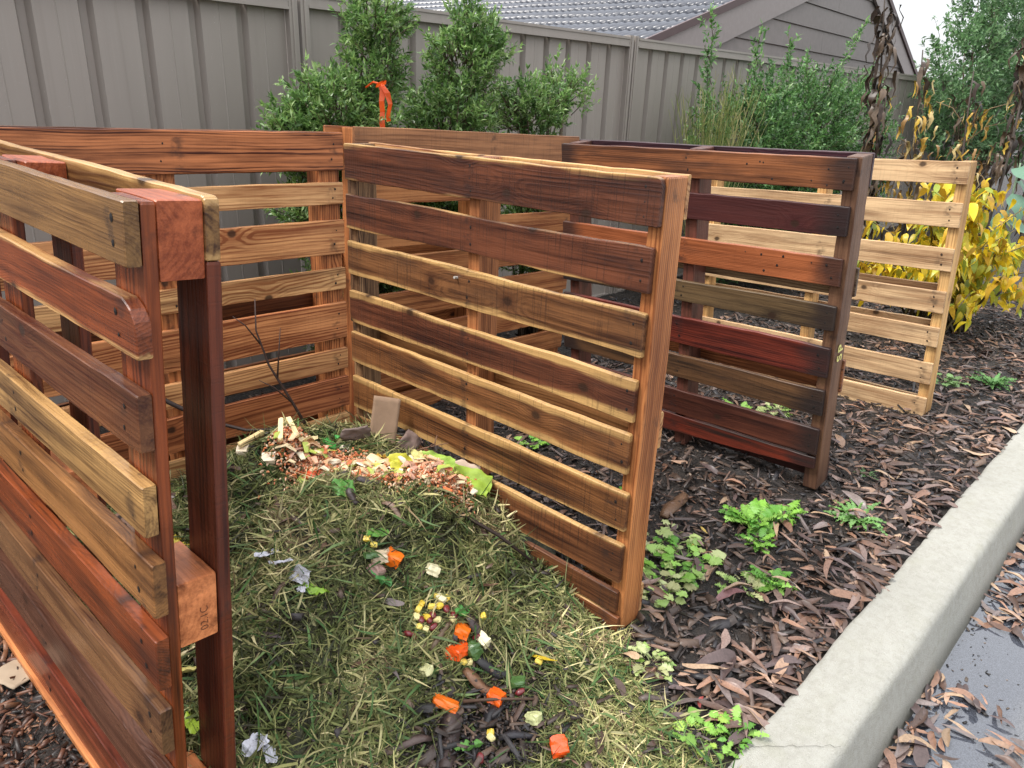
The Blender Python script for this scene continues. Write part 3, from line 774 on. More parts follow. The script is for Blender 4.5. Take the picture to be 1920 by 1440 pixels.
shrub('shrub', 'bushy green shrub with a second taller crown and the orange tape tied to it', (1.85, 2.76, -.03),
      [((1.83, 2.76, 1.16), (0.221, 0.160, 0.189)), ((1.66, 2.76, 1.08), (0.115, 0.120, 0.103)), ((1.84, 2.76, .8), (0.246, 0.176, 0.258)), ((2.03, 2.78, 1.36), (0.098, 0.096, 0.120)), ((2.04, 2.78, 1.56), (0.111, 0.096, 0.103)), ((1.85, 2.76, .4), (0.180, 0.160, 0.258))],
      2200, 16, .036, .0105, GREEN, SG, twig_len=.085, shoots=[((1.99, 2.76, 1.4), (2.06, 2.78, 1.75), 14), ((1.71, 2.75, 1.2), (1.69, 2.75, 1.33), 5)])
shrub('shrub', 'tall green shrub with pointed top directly behind the light brown pallet', (2.42, 2.78, -.03),
      [((2.445, 2.78, 1.17), (0.197, 0.160, 0.172)), ((2.515, 2.78, 1.42), (0.139, 0.120, 0.138)), ((2.595, 2.79, 1.55), (0.098, 0.088, 0.103)), ((2.465, 2.78, .8), (0.221, 0.160, 0.258)), ((2.685, 2.78, 1.5), (0.074, 0.080, 0.060)), ((2.465, 2.78, .4), (0.164, 0.160, 0.258))],
      1800, 16, .036, .0105, GREEN, SG, twig_len=.085, shoots=[((2.575, 2.78, 1.5), (2.57, 2.79, 1.72), 8)])
shrub('shrub', 'low round green shrub, shortest of the three along the fence, twiggy below', (3.05, 2.76, -.03),
      [((3.0, 2.76, 1.24), (0.164, 0.144, 0.120)), ((3.22, 2.76, 1.3), (0.115, 0.104, 0.103)), ((2.85, 2.76, 1.22), (0.098, 0.096, 0.103)), ((3.05, 2.76, .98), (0.213, 0.144, 0.120)), ((3.05, 2.76, .6), (0.180, 0.160, 0.258))],
      950, 15, .036, .0105, GREEN, SG, twig_len=.085, shoots=[((3.28, 2.76, 1.32), (3.38, 2.76, 1.42), 5), ((3.1, 2.76, 1.35), (3.16, 2.76, 1.47), 5)])
shrub('hedge_shrub', 'wide dense dark green shrub in front of the gable with upright leafy shoots', (6.2, 2.78, -.05),
      [((5.4, 2.78, 1.02), (.6, .3, .42)), ((6.3, 2.8, 1.1), (.75, .32, .42)), ((7.2, 2.8, 1.05), (.65, .3, .45)), ((5.7, 2.75, .5), (.8, .35, .5)), ((6.9, 2.75, .5), (.9, .35, .5))],
      3900, 14, .045, .0155, DKGRN, None, shoots=[((4.72, 2.75, 1.0), (4.62, 2.75, 1.78), 26), ((5.3, 2.76, 1.3), (5.28, 2.76, 1.70), 14), ((5.75, 2.76, 1.35), (5.78, 2.76, 1.70), 12), ((6.55, 2.78, 1.35), (7.15, 2.8, 1.95), 22), ((6.3, 2.78, 1.35), (6.2, 2.8, 1.58), 8), ((7.3, 2.8, 1.35), (7.5, 2.8, 1.62), 8)], stems=8, twig_len=.14)
shrub('broadleaf_tree', 'large bushy green tree at the far right behind the dead stalks', (11.4, 2.8, -.1),
      [((10.6, 2.85, 1.75), (.95, .3, .6)), ((11.8, 2.8, 2.15), (1.0, .35, .8)), ((12.8, 2.7, 1.9), (1.2, .4, .9)), ((11.2, 2.8, 1.1), (1.2, .35, .5)), ((12.6, 2.6, 1.1), (1.3, .4, .6)), ((11.0, 2.9, 2.6), (.5, .25, .35)), ((13.6, 2.6, 2.6), (.9, .3, .8))],
      3400, 14, .068, .024, [(0.06, 0.13, 0.054), (0.093, 0.188, 0.078), (0.132, 0.258, 0.101), (0.185, 0.329, 0.139), (0.265, 0.399, 0.202)], None, stems=10, cat='tree', twig_len=.2, bark_r=.03)

def rush():
    base = (4.62, 2.62, -.03); root = tag(empty('rush_clump', base), 'wispy yellow green rush clump standing left of the dense dark shrub', 'rush')
    mb = MB()
    for k in range(150):
        a = random.uniform(0, 2*math.pi); sp = random.uniform(.05, .42); h = random.uniform(1.0, 1.6)*(1-.25*sp)
        d = Vector((math.cos(a)*sp, math.sin(a)*sp*.6, 0)); p = [Vector((math.cos(a)*.03, math.sin(a)*.03, 0)) + d*t**1.6 + Vector((0, 0, h*t)) for t in (0, .35, .7, 1)]
        c = random.choice(((.30, .33, .10), (.20, .26, .07), (.42, .40, .18), (.14, .2, .05)))
        mb.tube(p, [.0035, .003, .0024, .001], 3, c)
        for q in range(5):
            t = random.uniform(.5, 1); b = p[0].lerp(p[3], t); b = p[2].lerp(p[3], (t-.5)*2) if t > .6 else b
            mb.tube([b, b+Vector((random.uniform(-.05, .05), random.uniform(-.04, .04), random.uniform(.03, .1)))], [.002, .0008], 3, c)
    mb.build('blade', M_LEAF, root)
rush()

# orange flagging tape on the first shrub
def tape():
    mb = MB()
    def strip(pts, w, c=(.75, .10, .015)):
        V = []; 
        for i, p in enumerate(pts):
            p = Vector(p); V += [p+Vector((-w/2, .004*math.sin(i*2.1), 0)), p+Vector((w/2, -.004*math.sin(i*1.3), .003))]
        mb.add(V, [(2*i, 2*i+1, 2*i+3, 2*i+2) for i in range(len(pts)-1)], c)
    y = 2.545
    strip([(1.878, y, 1.335), (1.886, y-.01, 1.31), (1.872, y-.015, 1.27), (1.880, y-.012, 1.23), (1.872, y-.02, 1.19), (1.880, y-.015, 1.14), (1.874, y-.01, 1.08), (1.88, y, 1.02)], .026)
    strip([(1.882, y, 1.335), (1.898, y-.02, 1.30), (1.910, y-.02, 1.26), (1.905, y-.015, 1.22), (1.912, y-.01, 1.195)], .022)
    strip([(1.868, y+.0, 1.32), (1.862, y-.02, 1.335), (1.876, y-.03, 1.345), (1.892, y-.01, 1.33)], .02)
    mb.tube([(1.885, y+.10, 1.32), (1.883, y+.05, 1.34), (1.88, y+.005, 1.335)], [.004, .004, .004], 5, (.7, .1, .02))
    tag(mb.build('flagging_tape', mat_facecol('flagging_tape', .35, .3, .5, 30, .2)), 'bright orange flagging tape hanging from the shrub over the back pallets', 'tape')
tape()

# ------------------------------------------------------------------ leaf meshes
def ovate_leaf(L=1., W=.42, droop=.5, curl=.15, seg=6, seed=0, fold=.2):
    V = []; F = []
    for i in range(seg+1):
        t = i/seg; w = W*.5*(math.sin(math.pi*min(1, t*.93+.07)**.75))**.9 if 0 < i < seg else .006
        x = L*(t - .12*droop*t*t); z = -droop*L*t*t*.55 + .02*math.sin(t*9+seed)
        e = fold*w + curl*w*math.sin(t*6+seed*2)
        V += [(x, -w, z+e), (x, 0, z), (x, w, z+e*(.6+.4*math.cos(seed)))]
    for i in range(seg):
        a = 3*i; F += [(a, a+1, a+4, a+3), (a+1, a+2, a+5, a+4)]
    return mesh_np('leaf', V, F, None, True)
OV = [ovate_leaf(1, .40, .4+.25*k, .2, 6, k, .25) for k in range(4)]
for m in OV: m.materials.append(M_LEAFO)

def yellow_shrub():
    base = (5.35, 1.2, -.05); root = tag(empty('yellow_shrub', base), 'shrub with large drooping bright yellow autumn leaves right of the pale pallet', 'shrub')
    B = Vector(base); stems = MB(); n = 0
    tips = []
    for k in range(60):
        a = random.uniform(0, 2*math.pi); R = random.uniform(.15, 1.0)
        tx = Vector((5.35+.95*R*math.cos(a), 1.28+.58*R*math.sin(a), random.uniform(.22, 1.02-.3*R)))
        s = B + Vector((random.uniform(-.12, .3), random.uniform(-.1, .25), 0)); m = s.lerp(tx, .5) + Vector((0, 0, .16))
        stems.tube([s-B, m-B, tx-B], [.009, .006, .003], 5, (.14, .11, .05)); tips.append((s, m, tx))
    yel = [(.86, .60, .02), (.80, .57, .025), (.88, .68, .06), (.72, .57, .03), (.56, .56, .06), (.34, .42, .06), (.62, .38, .04)]
    while n < 292:
        s, m, t = random.choice(tips); q = random.uniform(.35, 1.02)
        p = s.lerp(m, q*2) if q < .5 else m.lerp(t, q*2-1)
        a = random.uniform(0, 2*math.pi)
        o = bpy.data.objects.new('leaf', random.choice(OV)); COL.objects.link(o); o.parent = root
        L = random.uniform(.085, .155); pit = random.uniform(.15, 1.0)
        o.matrix_local = Matrix.Translation(p-B) @ Euler((random.uniform(-.5, .5), pit, a)).to_matrix().to_4x4() @ Matrix.Scale(L, 4)
        c = random.choice(yel if random.random() < .85 else yel[3:]); f = random.uniform(.8, 1.15); o['lc'] = [v*f for v in c]
        n += 1
    rest = MB()                            # smaller leaves deep inside the bush
    for k in range(1700):
        s, m, t = random.choice(tips); q = random.uniform(.45, 1.05); p = s.lerp(m, q*2) if q < .5 else m.lerp(t, q*2-1)
        M = Matrix.Translation(p-B + Vector((random.gauss(0, .05), random.gauss(0, .05), random.gauss(0, .04)))) @ Euler((random.uniform(-.6, .6), random.uniform(.1, 1.2), random.uniform(0, 6.28))).to_matrix().to_4x4() @ Matrix.Scale(random.uniform(.05, .12), 4)
        me = random.choice(OV); f = random.uniform(.6, 1.1); c = random.choice(yel)
        rest.add([M @ v.co for v in me.vertices], [tuple(p_.vertices) for p_ in me.polygons], tuple(v*f for v in c))
    kind(rest.build('inner_leaves', M_LEAF, root, True), 'stuff')
    stems.build('stem', M_STEM, root, True)
yellow_shrub()

def crumpled(mb, p, L, W, c, droop=1.):
    """one hanging shrivelled leaf"""
    a = random.uniform(0, 6.28); d = Vector((math.cos(a), math.sin(a), 0)); s = Vector((-d.y, d.x, 0)); V = []
    for i in range(6):
        t = i/5; w = W*math.sin(math.pi*(t*.85+.1))*random.uniform(.5, 1)
        q = Vector(p) + d*(L*.35*math.sin(t*2.2)) + Vector((0, 0, .04*L*math.sin(t*7)-droop*L*t*t)) + Vector((random.uniform(-.2, .2), random.uniform(-.2, .2), 0))*L*.5
        V += [q - s*w + d*w*random.uniform(-.4, .6), q + Vector((0, 0, w*random.uniform(-.4, .4))), q + s*w + d*w*random.uniform(-.4, .6)]
    mb.add(V, sum([[(3*i, 3*i+1, 3*i+4, 3*i+3), (3*i+1, 3*i+2, 3*i+5, 3*i+4)] for i in range(5)], []), c)

def dead_stalk(base, top, label, n_dark, n_yel, spread=.12, side=0):
    root = tag(empty('dead_stalk', base), label, 'dead plant', 'withered stalks behind the pale pallet')
    B = Vector(base); T = Vector(top); mb = MB(); pts = []
    for i in range(8):
        t = i/7; pts.append(B.lerp(T, t) - B + Vector((.03*math.sin(t*8), .03*math.cos(t*6), 0)))
    mb.tube(pts, [.016*(1-.75*i/7) for i in range(8)], 6, (.06, .045, .035))
    for k in range(side):
        t = random.uniform(.4, .9); p = B.lerp(T, t)-B; a = random.uniform(0, 6.28); l = random.uniform(.2, .45)
        mb.tube([p, p+Vector((math.cos(a)*l*.5, math.sin(a)*l*.3, l*.35)), p+Vector((math.cos(a)*l, math.sin(a)*l*.6, l*.45))], [.006, .004, .002], 4, (.2, .14, .07))
    mb.build('stem', M_STEM, root, True)
    def leaves(n, cols, lo, hi, L, sp):
        for k in range(n):
            mb = MB(); t = random.uniform(lo, hi); p = B.lerp(T, t) - B + Vector((random.gauss(0, sp), random.gauss(0, sp*.7), 0))
            crumpled(mb, (0, 0, 0), random.uniform(.6, 1.1)*L, random.uniform(.010, .026), random.choice(cols))
            o = mb.build('leaf', M_DRY, root, True); o.location = p
    leaves(n_dark, [(.035, .025, .02), (.055, .036, .026), (.09, .06, .04), (.13, .09, .06)], .25, .97, .17, spread*.55)
    if n_yel: leaves(n_yel, [(.55, .36, .05), (.45, .27, .05), (.30, .17, .06), (.5, .38, .16)], .3, .9, .125, spread)
dead_stalk((6.0, 1.98, -.05), (5.47, 2.02, 2.02), 'tall blackened stalk hung with shrivelled leaves, in front of the right gable edge', 150, 4, .07)
dead_stalk((6.55, 1.9, -.05), (6.2, 1.95, 1.72), 'withered stalk with curled yellow leaves just right of the blackened one', 24, 70, .12, 5)
dead_stalk((6.3, 1.55, -.05), (6.62, 1.7, 1.6), 'withered stalk with yellow and brown leaves midway above the pale pallet', 34, 78, .15, 7)
dead_stalk((6.05, 1.28, -.05), (6.85, 1.42, 1.95), 'leaning dark withered stalk with large drooping black leaves beside the yellow shrub', 130, 14, .13, 4)
dead_stalk((6.5, 1.15, -.05), (7.3, 1.15, 2.1), 'thin brown withered stalk furthest right, rising above the yellow shrub', 60, 16, .14, 5)

def cabbage():
    base = (6.35, 1.22, .55); root = tag(empty('pale_leaf_plant', (6.35, 1.22, -.05)), 'pale blue green broad leaves showing above the yellow shrub', 'plant')
    st = MB(); st.tube([(0, 0, 0), (.02, 0, .6), (.0, 0, 1.05)], [.012, .01, .006], 5, (.2, .28, .18)); st.build('stem', M_STEM, root, True)
    for k, (dx, dy, z, L, a, pt) in enumerate(((.0, 0, 1.02, .2, 3.6, .2), (.02, .0, .92, .22, 5.2, .5), (-.02, 0, .84, .2, 4.1, .6), (0, 0, .72, .22, 2.6, .5), (0, 0, .66, .2, 4.8, .3))):
        o = bpy.data.objects.new('leaf', OV[k % 4]); COL.objects.link(o); o.parent = root
        o.matrix_local = Matrix.Translation((dx, dy, z)) @ Euler((.4, pt, a)).to_matrix().to_4x4() @ Matrix.Diagonal((L, L*1.5, L, 1)); o['lc'] = [.15, .28, .19]
cabbage()
# ------------------------------------------------------------------ compost heap and grass clippings
def heap():
    xs = np.arange(.2, 1.63, .02); ys = np.arange(.75, 2.42, .02)
    X, Y = np.meshgrid(xs, ys, indexing='ij'); Hh = heap_h(X, Y)
    Z = np.where(Hh > .004, surf_h(X, Y)-.004, ground_h(X, Y)-.05)
    nx, ny = X.shape; V = np.stack([X, Y, Z], -1).reshape(-1, 3); i = np.arange(nx*ny).reshape(nx, ny)
    F = np.stack([i[:-1, :-1], i[1:, :-1], i[1:, 1:], i[:-1, 1:]], -1).reshape(-1, 4)
    o = link('compost_heap', mesh_np('compost_heap', V, F, None, True), M_HEAP)
    tag(o, 'mound of compost under grass clippings and food scraps between two pallets', 'compost heap')
heap()

def blades(name, pos, nrm_up, L, W, cols, tilt, bend, curve):
    n = len(pos); a = RNG.uniform(0, 2*math.pi, n)
    # surface slope
    e = .01
    gx = (surf_h(pos[:, 0]+e, pos[:, 1])-surf_h(pos[:, 0]-e, pos[:, 1]))/(2*e); gy = (surf_h(pos[:, 0], pos[:, 1]+e)-surf_h(pos[:, 0], pos[:, 1]-e))/(2*e)
    N = unit(np.stack([-gx, -gy, np.ones(n)], 1))
    d = np.stack([np.cos(a), np.sin(a), np.zeros(n)], 1); D = unit(d - N*(d*N).sum(1, keepdims=True))
    S = np.cross(N, D)
    tw = RNG.uniform(-.9, .9, n)[:, None]; Sd = S*np.cos(tw) + N*np.sin(tw)
    ts = np.array([0, .35, .7, 1.]); ws = np.array([.9, 1., .7, .06])
    rows = []
    for t, w in zip(ts, ws):
        c = pos + D*(L*t*np.cos(tilt))[:, None] + N*(L*(t*np.sin(tilt) - bend*t*t))[:, None] + S*(curve*L*t*t)[:, None]
        rows += [c - Sd*(W*w*.5)[:, None], c + Sd*(W*w*.5)[:, None]]
    V = np.stack(rows, 1).reshape(-1, 3); b = (np.arange(n)*8)[:, None]
    F = np.stack([np.concatenate([b+2*k, b+2*k+1, b+2*k+3, b+2*k+2], 1) for k in range(3)], 1).reshape(-1, 4)
    return link(name, mesh_np(name, V, F, np.repeat(cols, 3, 0)), M_GRASS)

GP = np.array([(.028, .026, .013), (.045, .052, .018), (.08, .094, .03), (.12, .138, .047), (.165, .175, .065), (.23, .225, .088), (.32, .29, .13), (.46, .40, .21), (.15, .105, .055)])
def scatter_heap(n):
    out = []
    while sum(map(len, out)) < n:
        x = RNG.uniform(.34, 1.42, n); y = RNG.uniform(.42, 2.3, n)
        h = heap_h(x, y)
        lim = np.interp(y, [.42, .5, .75, .88, .95], [1.19, 1.2, 1.3, 1.38, 1.36]) + .08*vnoise(x, y, 9, 8)
        ok = (x < lim) & (x > .3+.0*y)
        ok &= ~((x > 1.345) & (y > .88) & (y < 2.05))
        bare = ((x-.86)/.17)**2 + ((y-.88)/.12)**2 + 1.2*vnoise(x, y, 18, 5)
        ok &= (bare > 1) | (RNG.uniform(0, 1, n) < .10)
        bare2 = ((x-1.05)/.10)**2 + ((y-.95)/.09)**2 + 1.5*vnoise(x, y, 20, 9)
        ok &= (bare2 > 1) | (RNG.uniform(0, 1, n) < .35)
        crest = ((x-1.1+.9*(y-1.58)*-.0)/.2)**2 + ((y-1.58+.9*(x-1.1))/.10)**2
        ok &= (crest > 1) | (RNG.uniform(0, 1, n) < .25)
        hol = (vnoise(x, y, 12, 31) + .7*vnoise(x, y, 27, 32) < -.30) & (h > .02)
        ok &= ~hol | (RNG.uniform(0, 1, n) < .3)
        out.append(np.stack([x, y], 1)[ok])
    return np.concatenate(out)[:n]
def clippings():
    n = 82000; p = scatter_heap(n); x, y = p.T
    lawn = smooth01(1.05, .8, y)          # foreground: finer, lighter, greener
    z = surf_h(x, y) + RNG.uniform(-.004, .016, n)*(1-.4*lawn)
    L = RNG.gamma(3.2, .011, n)*(1-.2*lawn)+.010; W = (RNG.uniform(.0018, .0040, n) + .004*RNG.uniform(0, 1, n)**4)*(1-.25*lawn)
    patch = vnoise(x, y, 7, 21) + .8*vnoise(x, y, 19, 22)
    t = np.clip(.45 + .62*patch + RNG.normal(0, .2, n) + .06*lawn, 0, .999)
    c = GP[(t*len(GP)).astype(int)]*RNG.uniform(.6, 1.85, (n, 1))*(1+.25*lawn[:, None])
    g = blades('grass_clippings', np.stack([x, y, z], 1), None, L, W, c, RNG.normal(.13, .28, n), RNG.uniform(-.1, .4, n), RNG.normal(0, .3, n))
    kind(g, 'stuff')
    # a few wider fresh green blades
    n = 3400; p = scatter_heap(n); x, y = p.T; z = surf_h(x, y)+RNG.uniform(.002, .016, n)
    c = np.array([(.05, .11, .03), (.09, .17, .05), (.15, .22, .08), (.40, .37, .18)])[RNG.integers(0, 4, n)]*RNG.uniform(.7, 1.2, (n, 1))
    g = blades('grass_blades', np.stack([x, y, z], 1), None, RNG.uniform(.04, .11, n), RNG.uniform(.0035, .007, n), c, RNG.normal(.2, .3, n), RNG.uniform(0, .4, n), RNG.normal(0, .25, n))
    kind(g, 'stuff')
clippings()

# ------------------------------------------------------------------ bark mulch
def chips(name, n, region, L0, L1, pal, zoff=.004, asp=(.15, .45), flat=None):
    x, y = region(n); n = len(x); z = (surf_h(x, y)+RNG.uniform(-.006, .012, n)+zoff) if flat is None else np.full(n, flat)
    L = RNG.uniform(0, 1, n)**2.2*(L1-L0)+L0; W = L*RNG.uniform(*asp, n); H = np.minimum(W*.5, .006)*RNG.uniform(.5, 1.2, n)
    a = RNG.uniform(0, 6.283, n); tx = RNG.normal(0, .28, n); ty = RNG.normal(0, .4, n)
    D = np.stack([np.cos(a)*np.cos(tx), np.sin(a)*np.cos(tx), np.sin(tx)], 1); S0 = np.stack([-np.sin(a), np.cos(a), np.zeros(n)], 1); U0 = np.cross(D, S0)
    S = S0*np.cos(ty)[:, None] + U0*np.sin(ty)[:, None]; U = np.cross(D, S)
    P = np.stack([x, y, z], 1); rows = []
    for (sx, sy, sz) in ((-.5, -.5, 0), (.45, -.4, 0), (.5, .5, 0), (-.45, .4, 0), (-.46, -.4, 1), (.4, -.36, 1), (.46, .4, 1), (-.4, .34, 1)):
        j = RNG.uniform(.75, 1.25, (n, 1))
        rows.append(P + D*(L*sx)[:, None]*j + S*(W*sy)[:, None]*j + U*(H*sz)[:, None])
    V = np.stack(rows, 1).reshape(-1, 3); b = (np.arange(n)*8)[:, None]
    F = np.stack([np.concatenate([b+i for i in q], 1) for q in ((4, 5, 6, 7), (0, 1, 5, 4), (1, 2, 6, 5), (2, 3, 7, 6), (3, 0, 4, 7))], 1).reshape(-1, 4)
    pal = np.array(pal); c = pal[RNG.integers(0, len(pal), n)]*RNG.uniform(.6, 1.35, (n, 1))
    return kind(link(name, mesh_np(name, V, F, np.repeat(c, 5, 0)), M_CHIP), 'stuff')
def reg_bed(n):
    x = 1.15+RNG.uniform(0, 1, n)**1.25*5.6; y = RNG.uniform(.475, 2.3, n); k = (x > np.interp(y, [.42, .9], [1.1, 1.36])) & ((heap_h(x, y) < .02) | (x > 1.42)); return x[k], y[k]
def reg_left(n): return RNG.uniform(-.35, .3, n), RNG.uniform(.9, 2.3, n)
def reg_far_left(n): return RNG.uniform(-1.6, .25, n), RNG.uniform(.5, 3.2, n)
def reg_bare(n):
    x = RNG.normal(.87, .10, n); y = RNG.normal(.89, .08, n); return x, y
def reg_back(n): return RNG.uniform(-.5, 7, n), RNG.uniform(2.3, 3.25, n)
DARKCHIP = [(.014, .011, .010), (.022, .017, .015), (.035, .025, .02), (.05, .035, .028), (.08, .052, .038), (.12, .08, .058), (.02, .018, .02)]
chips('bark_mulch', 15000, reg_bed, .006, .06, DARKCHIP)
chips('fine_mulch', 14000, lambda n: reg_bed(n), .003, .014, DARKCHIP + [(.16, .12, .09)], .003, (.3, .8))
chips('bark_mulch', 7000, reg_left, .004, .04, [(.03, .016, .012), (.06, .026, .016), (.09, .038, .023), (.13, .055, .03), (.018, .012, .010), (.20, .095, .05)], .004, (.1, .38))
chips('bark_mulch', 420, reg_bare, .008, .075, [(.02, .018, .018), (.05, .036, .03), (.09, .06, .048), (.03, .027, .028), (.13, .085, .06)], .006, (.06, .3))
chips('fine_mulch', 2200, reg_bare, .003, .014, DARKCHIP, .004, (.3, .8))
chips('bark_mulch', 9000, reg_far_left, .006, .05, [(.03, .016, .012), (.06, .026, .016), (.09, .038, .023), (.13, .055, .03), (.018, .012, .010)], .004, (.1, .38))
chips('road_grit', 1500, lambda n: (RNG.uniform(1.4, 6, n), .257-.33*RNG.uniform(0, 1, n)**1.7), .002, .016, [(.03, .025, .02), (.08, .06, .045), (.015, .013, .012), (.16, .12, .09)], 0, (.15, .6), -.1495)
chips('bark_mulch', 2500, reg_back, .01, .06, DARKCHIP)
chips('bark_mulch', 700, lambda n: (lambda p: (p[:, 0], p[:, 1]))(scatter_heap(n)), .006, .04, [(.03, .022, .018), (.07, .045, .03), (.12, .075, .05), (.05, .04, .04)], .012)

# ------------------------------------------------------------------ fallen gum leaves
def gum_leaf(seed, L=1., W=.2):
    r = random.Random(seed); V = []; F = []; seg = 8; bendx = r.uniform(-.3, .3); arch = r.uniform(-.08, .12); tw = r.uniform(-1.1, 1.1); cup = r.uniform(-.5, 1.1)
    for i in range(seg+1):
        t = i/seg; w = W*.5*math.sin(math.pi*min(1, .04+t*.96)**.72)**.85*(1+r.uniform(-.16, .16)) + .003
        x = L*(t-.5); y = bendx*L*(t-.5)**2*2; z = arch*math.sin(math.pi*t) + .02*math.sin(t*7+seed)
        th = tw*(t-.5); c, s = math.cos(th), math.sin(th); e = cup*w
        V += [(x, y-w*c, z-w*s+e), (x, y, z), (x, y+w*c, z+w*s+e)]
    for i in range(seg):
        a = 3*i; F += [(a, a+1, a+4, a+3), (a+1, a+2, a+5, a+4)]
    return V, F
GL = []
for k in range(20):
    V, F = gum_leaf(k, 1., .15+.15*((k*7) % 5)/4); m = mesh_np('fallen_leaf', V, F, None, True); m.materials.append(M_DRYO); GL.append((m, np.array(V), np.array(F)))
LC = [(0.286, 0.16, 0.106), (0.185, 0.104, 0.072), (0.353, 0.224, 0.152), (0.109, 0.068, 0.053), (0.244, 0.168, 0.141), (0.105, 0.072, 0.068), (0.395, 0.272, 0.175), (0.185, 0.148, 0.137)]
LN = ['tan', 'brown', 'pale tan', 'dark brown', 'pinkish grey', 'dark purplish', 'straw coloured', 'greyish']
def in_pallet(x, y):
    for (px, y0, y1, w) in ((1.41, .87, 2.05, .075), (2.52, .84, 2.02, .12), (3.70, .80, 2.1, .1)):
        if y0 < y < y1 and abs(x-px) < w: return True
    return False
def leaf_pose(x, y, z, L, lift=.35):
    return Matrix.Translation((x, y, z)) @ Euler((random.gauss(0, lift), random.gauss(0, lift*.5), random.uniform(0, 6.283))).to_matrix().to_4x4() @ Matrix.Scale(L, 4)
chips('bark_shreds', 4200, reg_bed, .018, .10, [(.05, .034, .027), (.09, .06, .047), (.14, .09, .07), (.025, .02, .018), (.19, .12, .09), (.11, .085, .08)], .012, (.05, .16))
def fallen_leaves():
    BED = [((2.15, .89), 'in front of the largest green weed'), ((2.44, .66), 'round the toothed weed'), ((1.80, .95), 'beside the sprawling round leaved weed'), ((1.885, .70), 'by the small bright weed'),
           ((2.52, .80), 'at the dark pallet foot'), ((3.0, .65), 'between the dark and pale pallets'), ((3.6, .62), 'in front of the pale pallet'), ((1.38, .60), 'next to the charred stick'),
           ((1.62, .62), 'on the bare patch behind the kerb crack'), ((1.66, .80), 'by the orange pallet post'), ((4.1, .65), 'near the far green weed'), ((2.2, .60), 'by the long black splinter'), ((1.98, 1.05), 'near the bark slab')]
    def one(x, y, z, ci, label, group, L=None, lift=.26):
        m = random.choice(GL)[0]; o = bpy.data.objects.new('fallen_leaf', m); COL.objects.link(o)
        o.matrix_world = leaf_pose(x, y, z, L or random.uniform(.055, .12), lift); f = random.uniform(.75, 1.25); o['lc'] = [v*f for v in LC[ci]]
        tag(o, label, 'leaf', group); return o
    n = 0
    while n < 215:                         # thick drift against the kerb, thinning towards the pallets
        x = 1.3 + random.random()**1.6*2.9; d = random.random()**1.7; y = .485 + d*.62
        if in_pallet(x, y) or (x < 1.5 and y > .75 and random.random() < .6) or (1.36 < x < 1.75 and .66 < y < .86 and random.random() < .75): continue
        ci = random.randrange(8); near = 'against the kerb' if y < .56 else 'on the mulch'; L = random.uniform(.055, .125)
        where = min(BED, key=lambda q: (q[0][0]-x)**2+(q[0][1]-y)**2)[1]
        one(x, y, float(ground_h(x, y))+random.uniform(.008, .024)*(1.2 if y < .7 else 1), ci, '%s %s gum leaf %s %s' % ('long' if L > .1 else 'short' if L < .075 else 'dry', LN[ci], near, where), 'fallen gum leaves on the mulch bed', L); n += 1
    n = 0
    while n < 84:                          # on the wet road
        x = random.uniform(1.5, 3.6); y = .25-.2*random.random()**1.5
        if 2.02 < x < 2.38 or (y < .12 and x > 1.95): continue
        ci = random.choice((0, 1, 3, 4, 5, 7, 6)); L = random.uniform(.055, .12)
        where = 'nearest the kerb crack' if x < 1.75 else 'before the open puddle' if x < 2.1 else 'just past the open puddle' if x < 2.8 else 'far along the gutter'
        one(x, y, -.146+random.uniform(.0, .012), ci, '%s %s gum leaf %s %s' % ('long wet' if L > .1 else 'short wet' if L < .075 else 'wet', LN[ci], 'under the kerb face' if y > .2 else 'out on the wet road', where), 'fallen gum leaves on the wet road', L, .14); n += 1
    # remaining litter, too many to pick apart
    VV = []; FF = []; CC = []; off = 0
    def bulk(x, y, z, L, ci, lift=.4):
        nonlocal off
        _, V, F = random.choice(GL); M = np.array(leaf_pose(x, y, z, L, lift)); VV.append(V @ M[:3, :3].T + M[:3, 3]); FF.append(F+off); off += len(V)
        CC.append(np.tile(np.array(LC[ci])*random.uniform(.6, 1.2), (len(F), 1)))
    k = 0
    while k < 3300:
        x = 1.3 + random.random()**1.2*5.5; y = .48 + random.random()**1.6*1.9
        if in_pallet(x, y) or (1.36 < x < 1.75 and .62 < y < .9 and random.random() < .8): continue
        if y > 1.15 and x < 2.5 and random.random() < .5: continue
        bulk(x, y, float(ground_h(x, y))+random.uniform(.0, .016), random.uniform(.02, .095), random.choice((0, 1, 1, 3, 3, 4, 5, 5, 7, 2)), .2); k += 1
    for k in range(760):
        x = random.uniform(1.3, 6); y = .256-.3*random.random()**1.5
        if 2.03 < x < 2.38 or (y < .11 and x < 2.4 and random.random() < .75): continue
        bulk(x, y, -.144+random.uniform(0, .008), random.uniform(.04, .1), random.randrange(8), .15)
    for k, (x, y) in enumerate(scatter_heap(190)):
        bulk(x, y, float(surf_h(x, y))+.012, random.uniform(.03, .085), random.choice((1, 3, 3, 5, 5, 7)))
    kind(link('leaf_litter', mesh_np('leaf_litter', np.concatenate(VV), np.concatenate(FF), np.concatenate(CC), True), M_DRY), 'stuff')
fallen_leaves()
